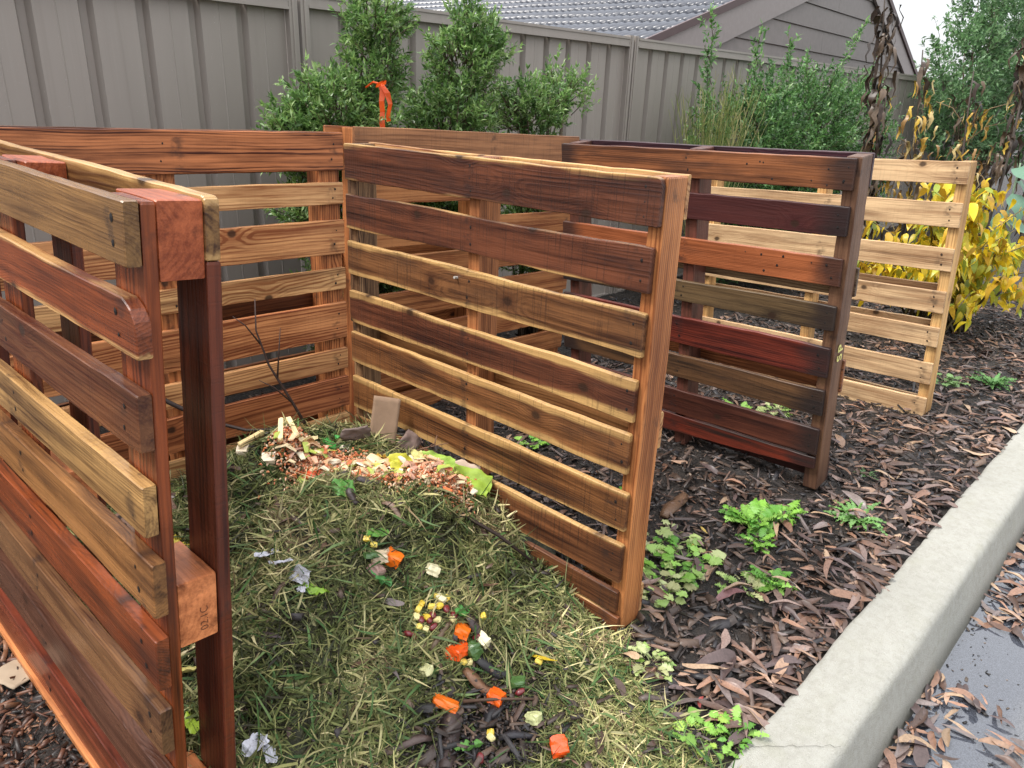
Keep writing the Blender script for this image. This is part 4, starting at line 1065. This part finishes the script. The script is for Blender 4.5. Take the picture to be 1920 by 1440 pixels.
# ------------------------------------------------------------------ food scraps and odds and ends on the heap
def sz(x, y, dz=.012): return float(surf_h(x, y))+dz
def blob(name, loc, dims, col, label, cat, group=None, seed=0, box=.5, rot=None, rough_amt=.18, parent=None):
    """irregular rounded chunk: subdivided cube pulled between box and ellipsoid"""
    bm = bmesh.new(); bmesh.ops.create_cube(bm, size=2); bmesh.ops.subdivide_edges(bm, edges=bm.edges[:], cuts=3, use_grid_fill=True)
    for v in bm.verts:
        s = v.co.normalized()*1.15; c = v.co.lerp(s, 1-box)
        c *= 1+rough_amt*mnoise.noise(c*1.4+Vector((seed*3.1, seed, 0))); v.co = Vector((c.x*dims[0]/2, c.y*dims[1]/2, c.z*dims[2]/2))
    me = bpy.data.meshes.new(name); bm.to_mesh(me); bm.free()
    for p in me.polygons: p.use_smooth = box < .3
    o = link(name, me, M_FOODO, parent, loc, rot or (random.uniform(-.5, .5), random.uniform(-.5, .5), random.uniform(0, 6.28))); o['lc'] = list(col)
    if label: tag(o, label, cat, group)
    return o
ORANGE = (.85, .17, .012); YEL = (.78, .55, .06); CREAM = (.72, .66, .42); BEAN = (.16, .018, .022); ZUC = (.06, .13, .035)
for (x, y, d, c, lb) in (((.938, 1.267, (.036, .03, .024), ORANGE, 'round orange vegetable piece in the small scrap cluster halfway up the heap')),
        ((.999, 1.079, (.036, .03, .02), ORANGE, 'orange vegetable chunk above the larger red orange one')), ((.965, 1.057, (.042, .033, .022), (.85, .10, .012), 'red orange vegetable chunk beside the dark green zucchini end')),
        ((.865, .984, (.05, .024, .018), ORANGE, 'long orange stick lying on the broad strip of bark')), ((.971, .93, (.034, .03, .02), (.88, .13, .01), 'orange piece at the tip of the brown leaf on bare mulch')), ((.974, .74, (.036, .03, .018), (.85, .09, .01), 'red orange piece lowest of all, on the grass near the kerb'))):
    blob('vegetable_piece', (x, y, sz(x, y, .020)), [q*1.22 for q in d], c, lb, 'vegetable', 'orange vegetable pieces', x*9, .7, None, .22)
blob('tomato_piece', (.971, 1.655, sz(.971, 1.655, .02)), (.085, .05, .03), (.62, .07, .02), 'flat red tomato skin on the crest of the heap', 'tomato', None, 4, .3, (.2, .3, .8))
for i, (x, y) in enumerate([(.898, 1.315), (.906, 1.30), (.915, 1.15), (.936, 1.136), (.905, 1.129), (.952, 1.116), (1.006, 1.143), (.93, 1.16), (.918, 1.118), (.975, 1.135), (.96, 1.145), (.985, 1.10), (1.068, 1.077), (.964, 1.033), (.886, .86), (.893, .868), (1.13, .941), (.975, 1.028), (.945, 1.165), (.99, 1.16)]):
    blob('corn_kernel', (x, y, sz(x, y, .021)), (.018, .014, .011), (YEL, (.8, .62, .12), (.75, .66, .3))[i % 3], 'yellow corn kernel scattered on the front of the compost heap', 'corn', 'corn kernels on the heap', i, .5)
for i, (x, y) in enumerate([(.922, 1.139), (.937, 1.128), (.994, 1.104), (.88, 1.118), (.871, 1.126), (1.024, 1.054), (1.025, .905), (.83, .835), (.936, 1.112), (.95, 1.13), (.985, 1.12), (.93, 1.262)]):
    blob('kidney_bean', (x, y, sz(x, y, .021)), (.022, .014, .012), BEAN, 'dark red kidney bean lying on the front of the compost heap', 'bean', 'kidney beans on the heap', i, .0)
for i, (x, y, d, c, lb) in enumerate(((1.016, 1.208, (.028, .026, .02), CREAM, 'single cream vegetable cube with green skin alone on the heap face'), (1.0, 1.045, (.034, .028, .028), ZUC, 'dark green zucchini end touching the red orange chunk'),
        (1.034, 1.041, (.03, .022, .018), CREAM, 'cream vegetable slice to the right of the zucchini end'), (.91, 1.279, (.034, .028, .022), (.62, .5, .34), 'beige root cube in the small scrap cluster halfway up the heap'),
        (.988, .828, (.026, .022, .02), (.6, .62, .3), 'pale yellow green cube on the dark mulch at the heap foot'), (1.042, .929, (.028, .024, .014), ZUC, 'small dark green peel on the grass right of bare mulch'),
        (.885, 1.262, (.032, .026, .02), (.3, .19, .16), 'purplish brown root piece in the small scrap cluster halfway up'), (.89, 1.29, (.03, .03, .012), ZUC, 'dark green round peel left in the scrap cluster halfway up'),
        (.992, 1.148, (.022, .014, .012), CREAM, 'cream sliver above the corn and beans'), (.862, 1.05, (.026, .02, .016), (.6, .58, .3), 'pale yellow cube left of the strip of bark below the beans'))):
    blob('vegetable_scrap', (x, y, sz(x, y, .022)), [q*1.2 for q in d], c, lb, 'vegetable', 'vegetable scraps', i+20, .7, None, .25)
for i, (x, y, d, r) in enumerate(((.868, 1.813, (.09, .014, .012), .3), (.93, 1.759, (.085, .014, .012), 1.0), (.963, 1.753, (.08, .014, .012), 1.35), (.974, 1.727, (.065, .014, .012), 1.6))):
    lb = ('pale yellow parsnip stick lying flat by the brown card, leftmost', 'pale yellow parsnip stick leaning left of the upright ones', 'pale yellow parsnip stick standing between two others', 'short pale stick closest to the lime lettuce')[i]
    blob('parsnip_stick', (x, y, sz(x, y, .03)), d, (.78, .60, .30), lb, 'vegetable', 'pale vegetable sticks on the crest', i, .85, (0, -.05-.3*(i > 0), r), .06)
for i, (x, y) in enumerate(((.836, 1.805), (.875, 1.737))):
    blob('bread_piece', (x, y, sz(x, y, .016)), (.036, .03, .022), (.78, .66, .48), ('pale bread cube under the flat parsnip stick', 'white crumbly lump right of the bread cube')[i], 'bread', None, i+3, .7)

# pile of grated peelings along the crest
def peelings():
    mb = MB(); pts = [(.935, 1.745), (1.016, 1.705), (1.07, 1.67), (1.098, 1.58), (1.147, 1.50), (1.189, 1.45), (1.25, 1.40)]
    cols = [(.66, .24, .09), (.70, .34, .17), (.66, .42, .24), (.72, .50, .30), (.58, .16, .06), (.72, .58, .36), (.60, .30, .18), (.72, .64, .46), (.52, .46, .10), (.40, .48, .10), (.5, .28, .2)]
    for k in range(7200):
        i = random.randrange(len(pts)-1); t = random.random(); sp = .042+.012*math.sin(i*2.)
        x = pts[i][0]*(1-t)+pts[i+1][0]*t - .012 + random.gauss(0, sp*.8); y = pts[i][1]*(1-t)+pts[i+1][1]*t - .03+random.gauss(0, sp)
        if x > 1.335: continue
        d2 = ((y-(pts[i][1]*(1-t)+pts[i+1][1]*t-.03))/.07)**2
        big = k % 60 == 0
        z = sz(x, y, .006)+max(0, .045*(1-d2))*(1. if big else random.uniform(.3, 1))
        a = random.uniform(0, 6.28); L = random.uniform(.03, .06) if big else random.uniform(.005, .013); w = random.uniform(.012, .024) if big else random.uniform(.003, .0065); u = random.uniform(-.5, .5)
        D = Vector((math.cos(a)*math.cos(u), math.sin(a)*math.cos(u), math.sin(u))); S = D.cross(Vector((random.uniform(-.4, .4), random.uniform(-.4, .4), 1))).normalized(); U = S.cross(D)
        V = []
        for q in (0, .5, 1):
            c = Vector((x, y, z)) + D*L*(q-.5) + U*(.25*L*math.sin(q*3.14)); ww = w*(1 if q == .5 else .6)
            V += [c-S*ww*.5, c+S*ww*.5, c+S*ww*.4+U*.003, c-S*ww*.4+U*.003]
        F = []
        for q in range(2):
            for e in range(4): F.append((4*q+e, 4*q+(e+1) % 4, 4*q+4+(e+1) % 4, 4*q+4+e))
        F += [(3, 2, 1, 0), (8, 9, 10, 11)]
        mb.add(V, F, random.choice(cols[2:] if big else [(.62, .20, .08), (.66, .27, .12), (.60, .30, .17), (.68, .40, .24), (.55, .15, .06), (.66, .5, .34)]))
    kind(mb.build('vegetable_peelings', M_FOOD), 'stuff')
peelings()
for i, (x, y, dz, d, c, lb) in enumerate(((1.03, 1.66, .05, (.04, .028, .012), (.75, .66, .5), 'white onion flake in the upper middle of the peelings'), (1.10, 1.545, .05, (.045, .03, .016), (.66, .68, .4), 'pale green cabbage heart on the front of the peelings'),
        (1.13, 1.60, .05, (.05, .03, .012), (.72, .50, .3), 'peach coloured peel lying on the back of the peelings'), (1.22, 1.44, .045, (.05, .028, .012), (.72, .42, .3), 'pinkish peel beside the green lettuce strip'), (1.0, 1.69, .05, (.045, .025, .012), (.74, .55, .3), 'cream peel just right of the tomato skin'))):
    blob('vegetable_scrap', (x, y, sz(x, y, dz)), d, c, lb, 'vegetable', 'vegetable scraps', i+60, .4)

def crinkled(name, x, y, dz, L, W, col, label, cat, seed, tilt=(.2, .1, 0), edge=.25, group=None, mat=None, wave=.24, nx=12, ny=10, thick=.0):
    """leaf- or paper-like sheet with ruffles and an uneven outline"""
    V = []; F = []
    for i in range(nx):
        for j in range(ny):
            u = i/(nx-1)*2-1; v = j/(ny-1)*2-1
            k = 1-edge*(1-math.sqrt(max(0, 1-.5*v*v)))*2; r = max(1e-3, math.sqrt(u*u+v*v)); sq = max(abs(u), abs(v))/r if r > .01 else 1
            f = (1-edge) + edge*sq; f *= 1+.22*edge*2*mnoise.noise(Vector((u*2.2, v*2.2, seed)))
            h = wave*min(L, W)*(mnoise.noise(Vector((u*1.6, v*1.6, seed+7)))*1.2 + .5*mnoise.noise(Vector((u*4, v*4, seed)))*r)
            V.append((u*f*L/2, v*f*W/2, h))
    for i in range(nx-1):
        for j in range(ny-1): a = i*ny+j; F.append((a, a+ny, a+ny+1, a+1))
    if name in ('lettuce_leaf', 'limp_leaf', 'green_leaf'): V = [(a, b, c+.10*min(L, W)*math.sin(a/L*23+seed)*math.sin(b/W*17)*(abs(a)/L+abs(b)/W)) for a, b, c in V]
    o = link(name, mesh_np(name, V, F, None, name != 'paper_scrap'), mat or M_LEAFO, None, (x, y, sz(x, y, dz)), tilt)
    if thick: md = o.modifiers.new('thickness', 'SOLIDIFY'); md.thickness = thick
    o['lc'] = list(col)
    if label: tag(o, label, cat, group)
    return o
crinkled('lettuce_leaf', 1.288, 1.385, .04, .15, .085, (.36, .52, .07), 'big limp lime green lettuce leaf at the right end of the peelings', 'lettuce', 3, (.5, .25, -.9))
crinkled('lettuce_leaf', 1.235, 1.445, .055, .10, .05, (.40, .60, .10), 'bright green lettuce strip above the big limp leaf', 'lettuce', 13, (.6, .2, -.8))
crinkled('lettuce_leaf', .932, 1.635, .03, .07, .06, (.50, .60, .13), 'small lime lettuce leaf left of the red tomato skin', 'lettuce', 5, (.6, .2, .7))
crinkled('lettuce_leaf', 1.16, 1.50, .05, .09, .06, (.62, .60, .06), 'yellow green leaf curled over the middle of the peelings', 'lettuce', 8, (.3, .2, -.5))
for i, (x, y, L, W, c, lb) in enumerate(((1.06, 1.63, .06, .04, (.5, .55, .12), 'small limp yellow green leaf on the left half of the peelings'), (1.19, 1.47, .07, .04, (.62, .58, .22), 'pale cabbage leaf on the right half of the peelings'),
        (.985, 1.715, .06, .035, (.72, .6, .34), 'cream peel sheet at the left end of the peelings'), (1.26, 1.40, .07, .04, (.55, .6, .16), 'creased light green leaf over the last peelings'))):
    crinkled('limp_leaf', x, y, .055, L, W, c, lb, 'leaf', 70+i, (random.uniform(.2, .6), random.uniform(-.2, .3), random.uniform(0, 3)), .6, 'limp leaves on the peelings', wave=.3)
crinkled('yellow_pepper_piece', 1.165, 1.41, .03, .05, .035, (.8, .6, .02), 'bright yellow pepper piece under the peelings', 'pepper', 9, (.4, .2, .4), mat=M_FOODO)
crinkled('yellow_pepper_piece', 1.15, 1.58, .05, .06, .035, (.72, .55, .10), 'yellowish pepper strip on top of the peelings', 'pepper', 29, (.5, .4, 1.4), mat=M_FOODO)
gl = (('broad green leaf lying high on the heap face beside a dark bark strip', .916, 1.439, .06, .05, (.12, .32, .06)), ('flat green leaf below the small scrap cluster', .889, 1.25, .075, .05, (.08, .26, .07)),
      ('lime green leaf standing near the torn white paper', .74, 1.295, .055, .045, (.28, .48, .05)), ('green spinach leaf with stalk at the foot of the heap', .834, .873, .06, .04, (.15, .36, .08)),
      ('upright green leaf above the small scrap cluster', .927, 1.311, .06, .024, (.14, .36, .05)), ('green leaf beside the corn and beans', 1.021, 1.104, .045, .032, (.10, .34, .07)),
      ('bright green leaf at the back corner of the bin', 1.08, 1.76, .06, .04, (.06, .34, .06)), ('small bright green leaf beside the grey bark piece', 1.13, 1.775, .04, .035, (.10, .42, .10)))
for i, (lb, x, y, L, W, c) in enumerate(gl):
    crinkled('green_leaf', x, y, .022, L, W, c, lb, 'leaf', i*2.3+1, (random.uniform(.2, .6), random.uniform(-.2, .3), random.uniform(0, 6)), .6, 'green leaves on the heap')
for i, (x, y, L, W, lb) in enumerate(((.685, 1.41, .06, .02, 'curled white paper scrap, upper left of two in a hollow of the heap'), (.70, 1.375, .055, .02, 'bent white paper strip joining the hollow in the heap'), (.725, 1.335, .05, .032, 'torn white paper piece next to the lime green leaf'),
        (.715, 1.31, .04, .02, 'small torn white paper scrap lowest in the hollow'), (.472, 1.097, .05, .03, 'white shredded paper at the foot of the red pallet post'), (.49, 1.075, .04, .02, 'thin white paper curl on the grass by the red post'))):
    crinkled('paper_scrap', x, y, .026, L*1.05, W*1.2, (.68, .68, .75), lb, 'paper', i*3.7, (random.uniform(-.7, .7), random.uniform(-.5, .5), random.uniform(0, 3)), .7, 'torn white paper scraps', None, .3)
M_CARD = mat_facecol('cardboard', .8, 0, .15, 25, .25, 'OBJECT', 'lc', bump=.2)
crinkled('cardboard_piece', .905, 2.05, .035, .16, .11, (.24, .155, .085), 'brown cardboard piece lying behind the flat parsnip stick', 'cardboard', 2, (.45, .1, .9), .06, None, M_CARD, .05, thick=.003)
d = crinkled('cardboard_piece', .615, 1.93, .04, .17, .13, (.34, .21, .15), 'tan cardboard with a grid of punched holes behind the red post', 'cardboard', 4, (.75, .0, .2), .03, None, M_CARD, .03, thick=.003)
mb = MB()
for i in range(6):
    for j in range(5):
        cx, cy = -.068+i*.027, -.05+j*.025; mb.add([(cx+.006*math.cos(k*.785), cy+.006*math.sin(k*.785), .0065+.006*mnoise.noise(Vector((i*.3, j*.3, 4)))) for k in range(8)], [tuple(range(8))], (.04, .025, .02))
kind(mb.build('hole', M_STEM, d), 'stuff')
crinkled('bark_piece', 1.15, 1.72, .055, .085, .05, (.19, .145, .13), 'grey pointed bark piece standing beside the peelings', 'bark', 6, (1.2, .2, 2.5), .45, None, M_CARD, .12, thick=.005)
crinkled('cardboard_piece', 1.275, 1.75, .085, .17, .085, (.27, .18, .12), 'tall folded brown cardboard leaning on the dark pallet', 'cardboard', 8, (.3, -1.25, .45), .02, None, M_CARD, .03, thick=.003)
crinkled('cardboard_piece', 1.315, 1.68, .06, .085, .06, (.20, .14, .12), 'crumpled grey brown card right of the tall folded one', 'cardboard', 18, (.9, -.5, .2), .08, None, M_CARD, .16, thick=.003)
crinkled('cardboard_piece', 1.325, 1.44, .035, .11, .075, (.52, .40, .31), 'pale round-cornered card propped at the right end of the peelings', 'cardboard', 11, (.9, .25, -.9), .5, None, M_CARD, .05, thick=.003)
c0 = crinkled('cardboard_piece', .235, 1.78, .012, .12, .09, (.36, .28, .20), 'flat grey brown card on the mulch left of the nearest pallet', 'cardboard', 14, (.05, .1, .4), .1, None, M_CARD, .03, thick=.003)
for k, (x, y, lb) in enumerate(((.40, 1.20, 'lime green banana skin on the heap seen between the red posts'), (.43, 1.33, 'pale yellow peel strip between the red posts'), (.47, 1.36, 'creamy peel strip above the lime skin between the posts'))):
    crinkled('fruit_peel', x, y, .02, .10-.02*k, .035-.006*k, ((.36, .5, .05), (.7, .6, .2), (.72, .6, .32))[k], lb, 'fruit peel', 31+k, (.4, .3, 1.2+k), .7, 'fruit peel pieces', M_FOODO, .3)
for k, (x, y) in enumerate(((.60, 1.72), (.605, 1.70))):
    crinkled('petal', x, y, .02, .04, .035, (.8, .62, .08), ('yellow petal, upper of two behind the red post', 'yellow petal, lower of two behind the red post')[k], 'petal', 50+k, (.4, .2, k), .6)

# bark strips and sticks
def strip(name, pts, w, col, label, cat, group=None, th=.006, seed=1):
    """flat tapering strip of bark along points with thickness"""
    mb = MB(); P = [Vector((x, y, sz(x, y, dz))) for (x, y, dz) in pts]; n = len(P); V = []
    for i, p in enumerate(P):
        t = (P[min(i+1, n-1)]-P[max(i-1, 0)]).normalized(); s = t.cross(Vector((0, 0, 1))).normalized(); u = s.cross(t)
        q = i/(n-1); ww = w*.5*(.35+.65*math.sin(math.pi*(.12+.76*q)))*(1+.25*mnoise.noise(Vector((i*1.3, seed, 2))))
        V += [p-s*ww-u*.002, p+u*th*.4, p+s*ww-u*.002, p+s*ww*.9-u*th*.6, p-s*ww*.9-u*th*.6]
    F = []
    for i in range(n-1):
        for k in range(5): F.append((5*i+k, 5*i+(k+1) % 5, 5*i+5+(k+1) % 5, 5*i+5+k))
    F += [(4, 3, 2, 1, 0), tuple(5*(n-1)+k for k in range(5))]
    mb.add(V, F, col); return tag(mb.build(name, M_CHIP, None, True), label, cat, group)
BS = 'bark strips at the foot of the heap'
def seg(x0, y0, x1, y1, n=7, dz=.014, c=.0):
    return [(x0+(x1-x0)*i/(n-1) + c*math.sin(math.pi*i/(n-1))*(y1-y0), y0+(y1-y0)*i/(n-1) - c*math.sin(math.pi*i/(n-1))*(x1-x0), dz+.006*math.sin(i*1.1)) for i in range(n)]
strip('bark_strip', seg(.875, .975, .765, .87, 8), .048, (.06, .04, .036), 'broadest brown bark strip, running out under the long orange stick', 'bark', BS)
strip('bark_strip', seg(.955, .915, .86, .875, 7), .03, (.022, .021, .024), 'blackish flat bark strip right of the broadest one', 'bark', BS)
strip('bark_strip', seg(1.0, 1.035, 1.04, .965, 7), .045, (.022, .021, .022), 'black curved bark plate below the zucchini end', 'bark', BS)
strip('bark_strip', seg(.955, 1.02, .99, .935, 7, .022, .1), .032, (.20, .105, .06), 'brown leathery leaf-like strip pointing to the orange piece', 'bark', BS)
strip('bark_strip', seg(.79, .945, .70, .985, 6), .026, (.09, .06, .052), 'grey brown bark piece left of the broadest strip', 'bark', BS)
strip('bark_strip', seg(.90, .85, .97, .80, 6, .016), .022, (.03, .028, .033), 'dark curled bark near the spinach leaf', 'bark', BS)
strip('bark_strip', seg(.90, 1.08, .985, 1.105, 6, .02), .016, (.13, .085, .05), 'greyish brown stick crossing the corn and beans', 'bark', BS)
strip('bark_strip', seg(1.03, 1.095, 1.045, 1.02, 6, .02), .035, (.055, .038, .035), 'purplish dark bark piece right of the lettuce and beans', 'bark', BS)
strip('bark_strip', seg(.93, 1.435, .925, 1.39, 6, .022, .1), .022, (.07, .052, .05), 'dark upright bark strip right of the broad green leaf', 'bark', BS)
strip('bark_strip', seg(.99, 1.375, 1.005, 1.30, 6, .024), .02, (.24, .16, .12), 'pinkish brown bark chip on the middle of the heap face', 'bark', BS)
strip('bark_strip', seg(1.0, 1.505, 1.05, 1.47, 6, .022), .035, (.075, .06, .06), 'grey bark flake just below the peelings', 'bark', BS)
strip('bark_strip', seg(.79, 1.54, .775, 1.485, 6, .024, .1), .022, (.10, .055, .045), 'reddish brown curled strip on the upper left of the heap', 'bark', BS)
strip('bark_strip', seg(1.39, .845, 1.45, .735, 7), .026, (.10, .065, .045), 'brown wood splinter at the foot of the dark pallet', 'bark', BS)
strip('bark_strip', seg(1.29, .80, 1.315, .70, 7, .014), .02, (.13, .07, .045), 'reddish bark strip at the edge of the grass by the pale weed', 'bark', BS)
strip('bark_strip', seg(1.37, .66, 1.42, .575, 6, .016), .024, (.012, .011, .013), 'charred black stick on the mulch near the kerb', 'bark', BS, .012)
strip('bark_strip', seg(1.21, .70, 1.27, .665, 6, .016), .024, (.10, .075, .065), 'grey bark leaf lying on the foreground grass', 'bark', BS)
strip('bark_strip', seg(2.20, .64, 2.33, .60, 6, .014), .02, (.018, .015, .015), 'long black splinter in the leaf drift by the toothed weed', 'bark', BS)
strip('bark_strip', seg(1.95, 1.12, 2.13, 1.15, 7, .02), .05, (.13, .075, .045), 'weathered brown bark slab on the mulch before the dark pallet', 'bark', BS, .014)
strip('bark_strip', seg(.70, 1.345, .62, 1.30, 6, .02), .013, (.08, .045, .03), 'dark brown twig piece by the white paper', 'bark', BS)
def stick(name, paths, col, label):
    mb = MB()
    for pts, r0, r1 in paths:
        n = len(pts); mb.tube(pts, [r0+(r1-r0)*i/(n-1) for i in range(n)], 5, col)
    return tag(mb.build(name, M_STEM, None, True), label, 'stick')
stick('stick', [([(1.16, 1.365, .285), (1.20, 1.30, .243), (1.26, 1.22, .19), (1.31, 1.14, .125)], .007, .004)], (.035, .022, .018), 'dark stick lying down the right side of the heap')
stick('twig', [([(1.07, 1.83, .33), (1.03, 1.86, .44), (.985, 1.9, .56), (.97, 1.93, .66), (.985, 1.95, .745)], .0055, .0016), ([(1.0, 1.885, .52), (1.02, 1.9, .6), (1.035, 1.91, .66)], .003, .001), ([(.975, 1.92, .62), (.94, 1.93, .68), (.91, 1.94, .71)], .0028, .001), ([(1.03, 1.86, .44), (.98, 1.87, .50), (.94, 1.88, .53)], .003, .001)],
      (.05, .028, .022), 'thin dark bare twig standing upright against the back pallet')
stick('branch', [([(1.02, 1.93, .335), (.96, 2.03, .315), (.88, 2.12, .34), (.80, 2.2, .40), (.74, 2.25, .45)], .004, .009), ([(.88, 2.12, .34), (.86, 2.14, .40), (.83, 2.16, .43)], .004, .001)], (.045, .03, .026), 'long dark branch resting on the heap and the back pallet')
stick('twig', [([(1.28, 1.60, .30), (1.30, 1.56, .32), (1.34, 1.52, .335)], .003, .001), ([(1.30, 1.56, .32), (1.29, 1.53, .345)], .002, .001), ([(1.31, 1.55, .325), (1.33, 1.56, .35)], .002, .001)], (.22, .12, .08), 'small pinkish bare twig beside the tall card')
stick('stick', [([(.90, .965, .028), (.96, .915, .03), (1.03, .865, .018)], .0045, .003)], (.10, .06, .04), 'thin curved brown stick across the bare mulch')

# ------------------------------------------------------------------ weeds
def lobed(seed, lobes=4, L=1., W=.42, tooth=.45, stalk=.3):
    """compound toothed leaf with a stalk, arching"""
    r = random.Random(seed); out = []; n = lobes*2+3
    V = []; F = []; m = lobes*4+2
    for i in range(m):
        t = i/(m-1); x = stalk + (L-stalk)*t; env = math.sin(math.pi*(.10+.86*t)**.85)
        w = W*.5*env*(r.uniform(.65, 1.15)*(1+.5*max(0, t-.6)) if i % 2 else 1-tooth*r.uniform(.7, 1.1)) if i < m-1 else .004
        z = .22*math.sin(math.pi*.62*x/L) - .12*x*x; e = r.uniform(-.09, .09)
        V += [(x - (.05 if i % 2 else 0), -w, z+e*.5), (x, 0, z-.012), (x - (.05 if i % 2 else 0), w, z-e*.5)]
    for i in range(m-1):
        a = 3*i; F += [(a, a+1, a+4, a+3), (a+1, a+2, a+5, a+4)]
    b = len(V)                                  # stalk as a thin three-sided tube
    for i in range(4):
        x = stalk*i/3; z = .22*math.sin(math.pi*.62*x/L)-.12*x*x
        V += [(x, -.012, z), (x, .012, z), (x, 0, z-.022)]
    for i in range(3):
        for k in range(3): F.append((b+3*i+k, b+3*i+(k+1) % 3, b+3*i+3+(k+1) % 3, b+3*i+3+k))
    me = mesh_np('leaf', V, F, None, True); me.materials.append(M_LEAFO); return me
WL = {'cress': [lobed(k, 4, 1, .46, .6, .36) for k in range(6)], 'tooth': [lobed(k+9, 6, 1, .24, .62, .1) for k in range(3)], 'round': [lobed(k+20, 3, 1, .5, .34, .5) for k in range(3)]}
WC = [(.24, .48, .07), (.18, .40, .055), (.30, .54, .11), (.13, .33, .05)]; WP = [(.40, .50, .17), (.48, .54, .25), (.30, .46, .12), (.42, .43, .2)]
def weed(name, x, y, n, L, typ, cols, label, spread=1., flat=.5, grp='weeds on the mulch bed'):
    z = sz(x, y, -.004); root = tag(empty(name, (x, y, z), (0, 0, random.uniform(0, 6))), label, 'weed', grp)
    for k in range(n):
        o = bpy.data.objects.new('leaf', random.choice(WL[typ])); COL.objects.link(o); o.parent = root
        a = k*2.4+random.uniform(-.5, .5); q = random.random(); l = L*random.uniform(.4, 1.2); e = -(1-flat)*random.uniform(-.1, 1.0)
        r0 = spread*L*.5*q*(.2 if spread <= 1 else 1)
        o.matrix_local = Matrix.Translation((math.cos(a)*r0, math.sin(a)*r0, .004+.02*random.random()*(spread > 1))) @ Euler((random.gauss(0, .25), e, a+random.gauss(0, .5)*spread*.5)).to_matrix().to_4x4() @ Matrix.Scale(l, 4)
        f = random.uniform(.75, 1.2); o['lc'] = [v*f for v in random.choice(cols)]
weed('weed', 2.15, .89, 69, 0.103, 'cress', WC, 'largest bright green leafy weed, in front of the dark pallet foot', .9, .35)
weed('weed', 2.05, .83, 32, 0.062, 'cress', WC, 'low bright green weed just below the largest one', .9, .5)
weed('weed', 2.27, .84, 42, 0.076, 'cress', WC, 'bright green weed right of the largest one', .9, .4)
weed('weed', 2.44, .665, 39, 0.097, 'tooth', [(.16, .33, .09), (.20, .38, .12), (.12, .26, .06)], 'toothed dandelion-like rosette in the leaf drift near the kerb', .7, .45)
weed('weed', 1.80, .945, 46, 0.082, 'round', WP+WC, 'sprawling pale green weed with round leaves beside the yellow leaf', 1.4, .6)
weed('weed', 1.69, .92, 27, 0.069, 'round', WC, 'green round leaved weed close to the orange pallet post', 1.2, .6)
weed('weed', 1.885, .70, 42, 0.069, 'cress', WC, 'small bright green weed midway to the kerb behind the purple leaf', 1., .4)
weed('weed', 1.80, .74, 27, 0.062, 'cress', WP, 'wilted yellow green weed left of the small bright one', 1.3, .6)
weed('weed', 1.60, .93, 42, 0.076, 'round', WP, 'limp pale weed with trailing stems at the dark pallet foot', 1.6, .75)
weed('weed', 1.345, .755, 36, 0.048, 'cress', WP, 'curly pale green weed at the edge of the grass', 1.5, .8)
weed('weed', 1.30, .80, 16, 0.041, 'round', [(.3, .5, .08)], 'tiny lime green seedling between splinter and grass', 1.0, .7)
weed('weed', 1.23, .535, 32, 0.051, 'round', [(.32, .48, .08), (.22, .42, .07)], 'lime green weed on the grass next to the kerb end', 1.3, .7)
weed('weed', 1.275, .49, 27, 0.048, 'cress', WC, 'green weed touching the kerb at the bottom edge', 1.2, .6)
weed('weed', 4.35, .70, 42, 0.110, 'tooth', [(.16, .33, .10), (.12, .28, .08)], 'green weed beyond the pale pallet near the far kerb', .9, .4)
weed('weed', 4.2, .88, 23, 0.082, 'round', [(.2, .34, .12)], 'small pale weed left of the far green one', 1.2, .6)
weed('weed', 2.04, 1.8, 20, 0.076, 'round', WC, 'green weed inside the middle bay seen between the planks', 1., .5)
weed('weed', 2.95, 1.38, 36, 0.082, 'cress', WC, 'green weed behind the dark pallet seen through its lower gap', 1.2, .5)
weed('weed', 3.15, 1.3, 27, 0.076, 'cress', WP, 'paler weed behind the dark pallet seen through its lower gap', 1.3, .6)
weed('weed', 2.0, 1.28, 19, 0.055, 'round', WC, 'small green seedling beside the orange pallet post', 1., .4)
weed('weed', 2.82, .77, 14, 0.055, 'tooth', [(.2, .38, .14)], 'small pale seedling right of the dark pallet foot', 1., .5)
weed('weed', 1.86, 1.02, 20, 0.069, 'round', WP, 'thin straggling weed near the bark slab', 1.8, .8)
# one purple and one yellow leaf among them
def single(x, y, L, c, label, rot): 
    o = bpy.data.objects.new('fallen_leaf', GL[3][0]); COL.objects.link(o); o.location = (x, y, sz(x, y, .02)); o.rotation_euler = rot; o.scale = (L, L*1.5, L); o['lc'] = list(c); tag(o, label, 'leaf')
single(1.735, .755, .10, (.20, .10, .10), 'broad purplish brown gum leaf, largest on the open mulch', (.1, -.1, -.5))
single(1.87, .955, .075, (.5, .34, .07), 'mustard yellow leaf lying among the sprawling weeds', (.3, .1, .5))
single(1.98, .99, .05, (.5, .36, .1), 'small yellowish leaf left of the largest weed', (.3, .1, .9))
single(1.135, .945, .085, (.6, .42, .03), 'slim yellow leaf upright in the grass left of the dark pallet foot', (.4, .2, 1.9))
single(1.315, .60, .04, (.30, .06, .05), 'small red leaf on the grass near the charred stick', (.1, .0, .3))
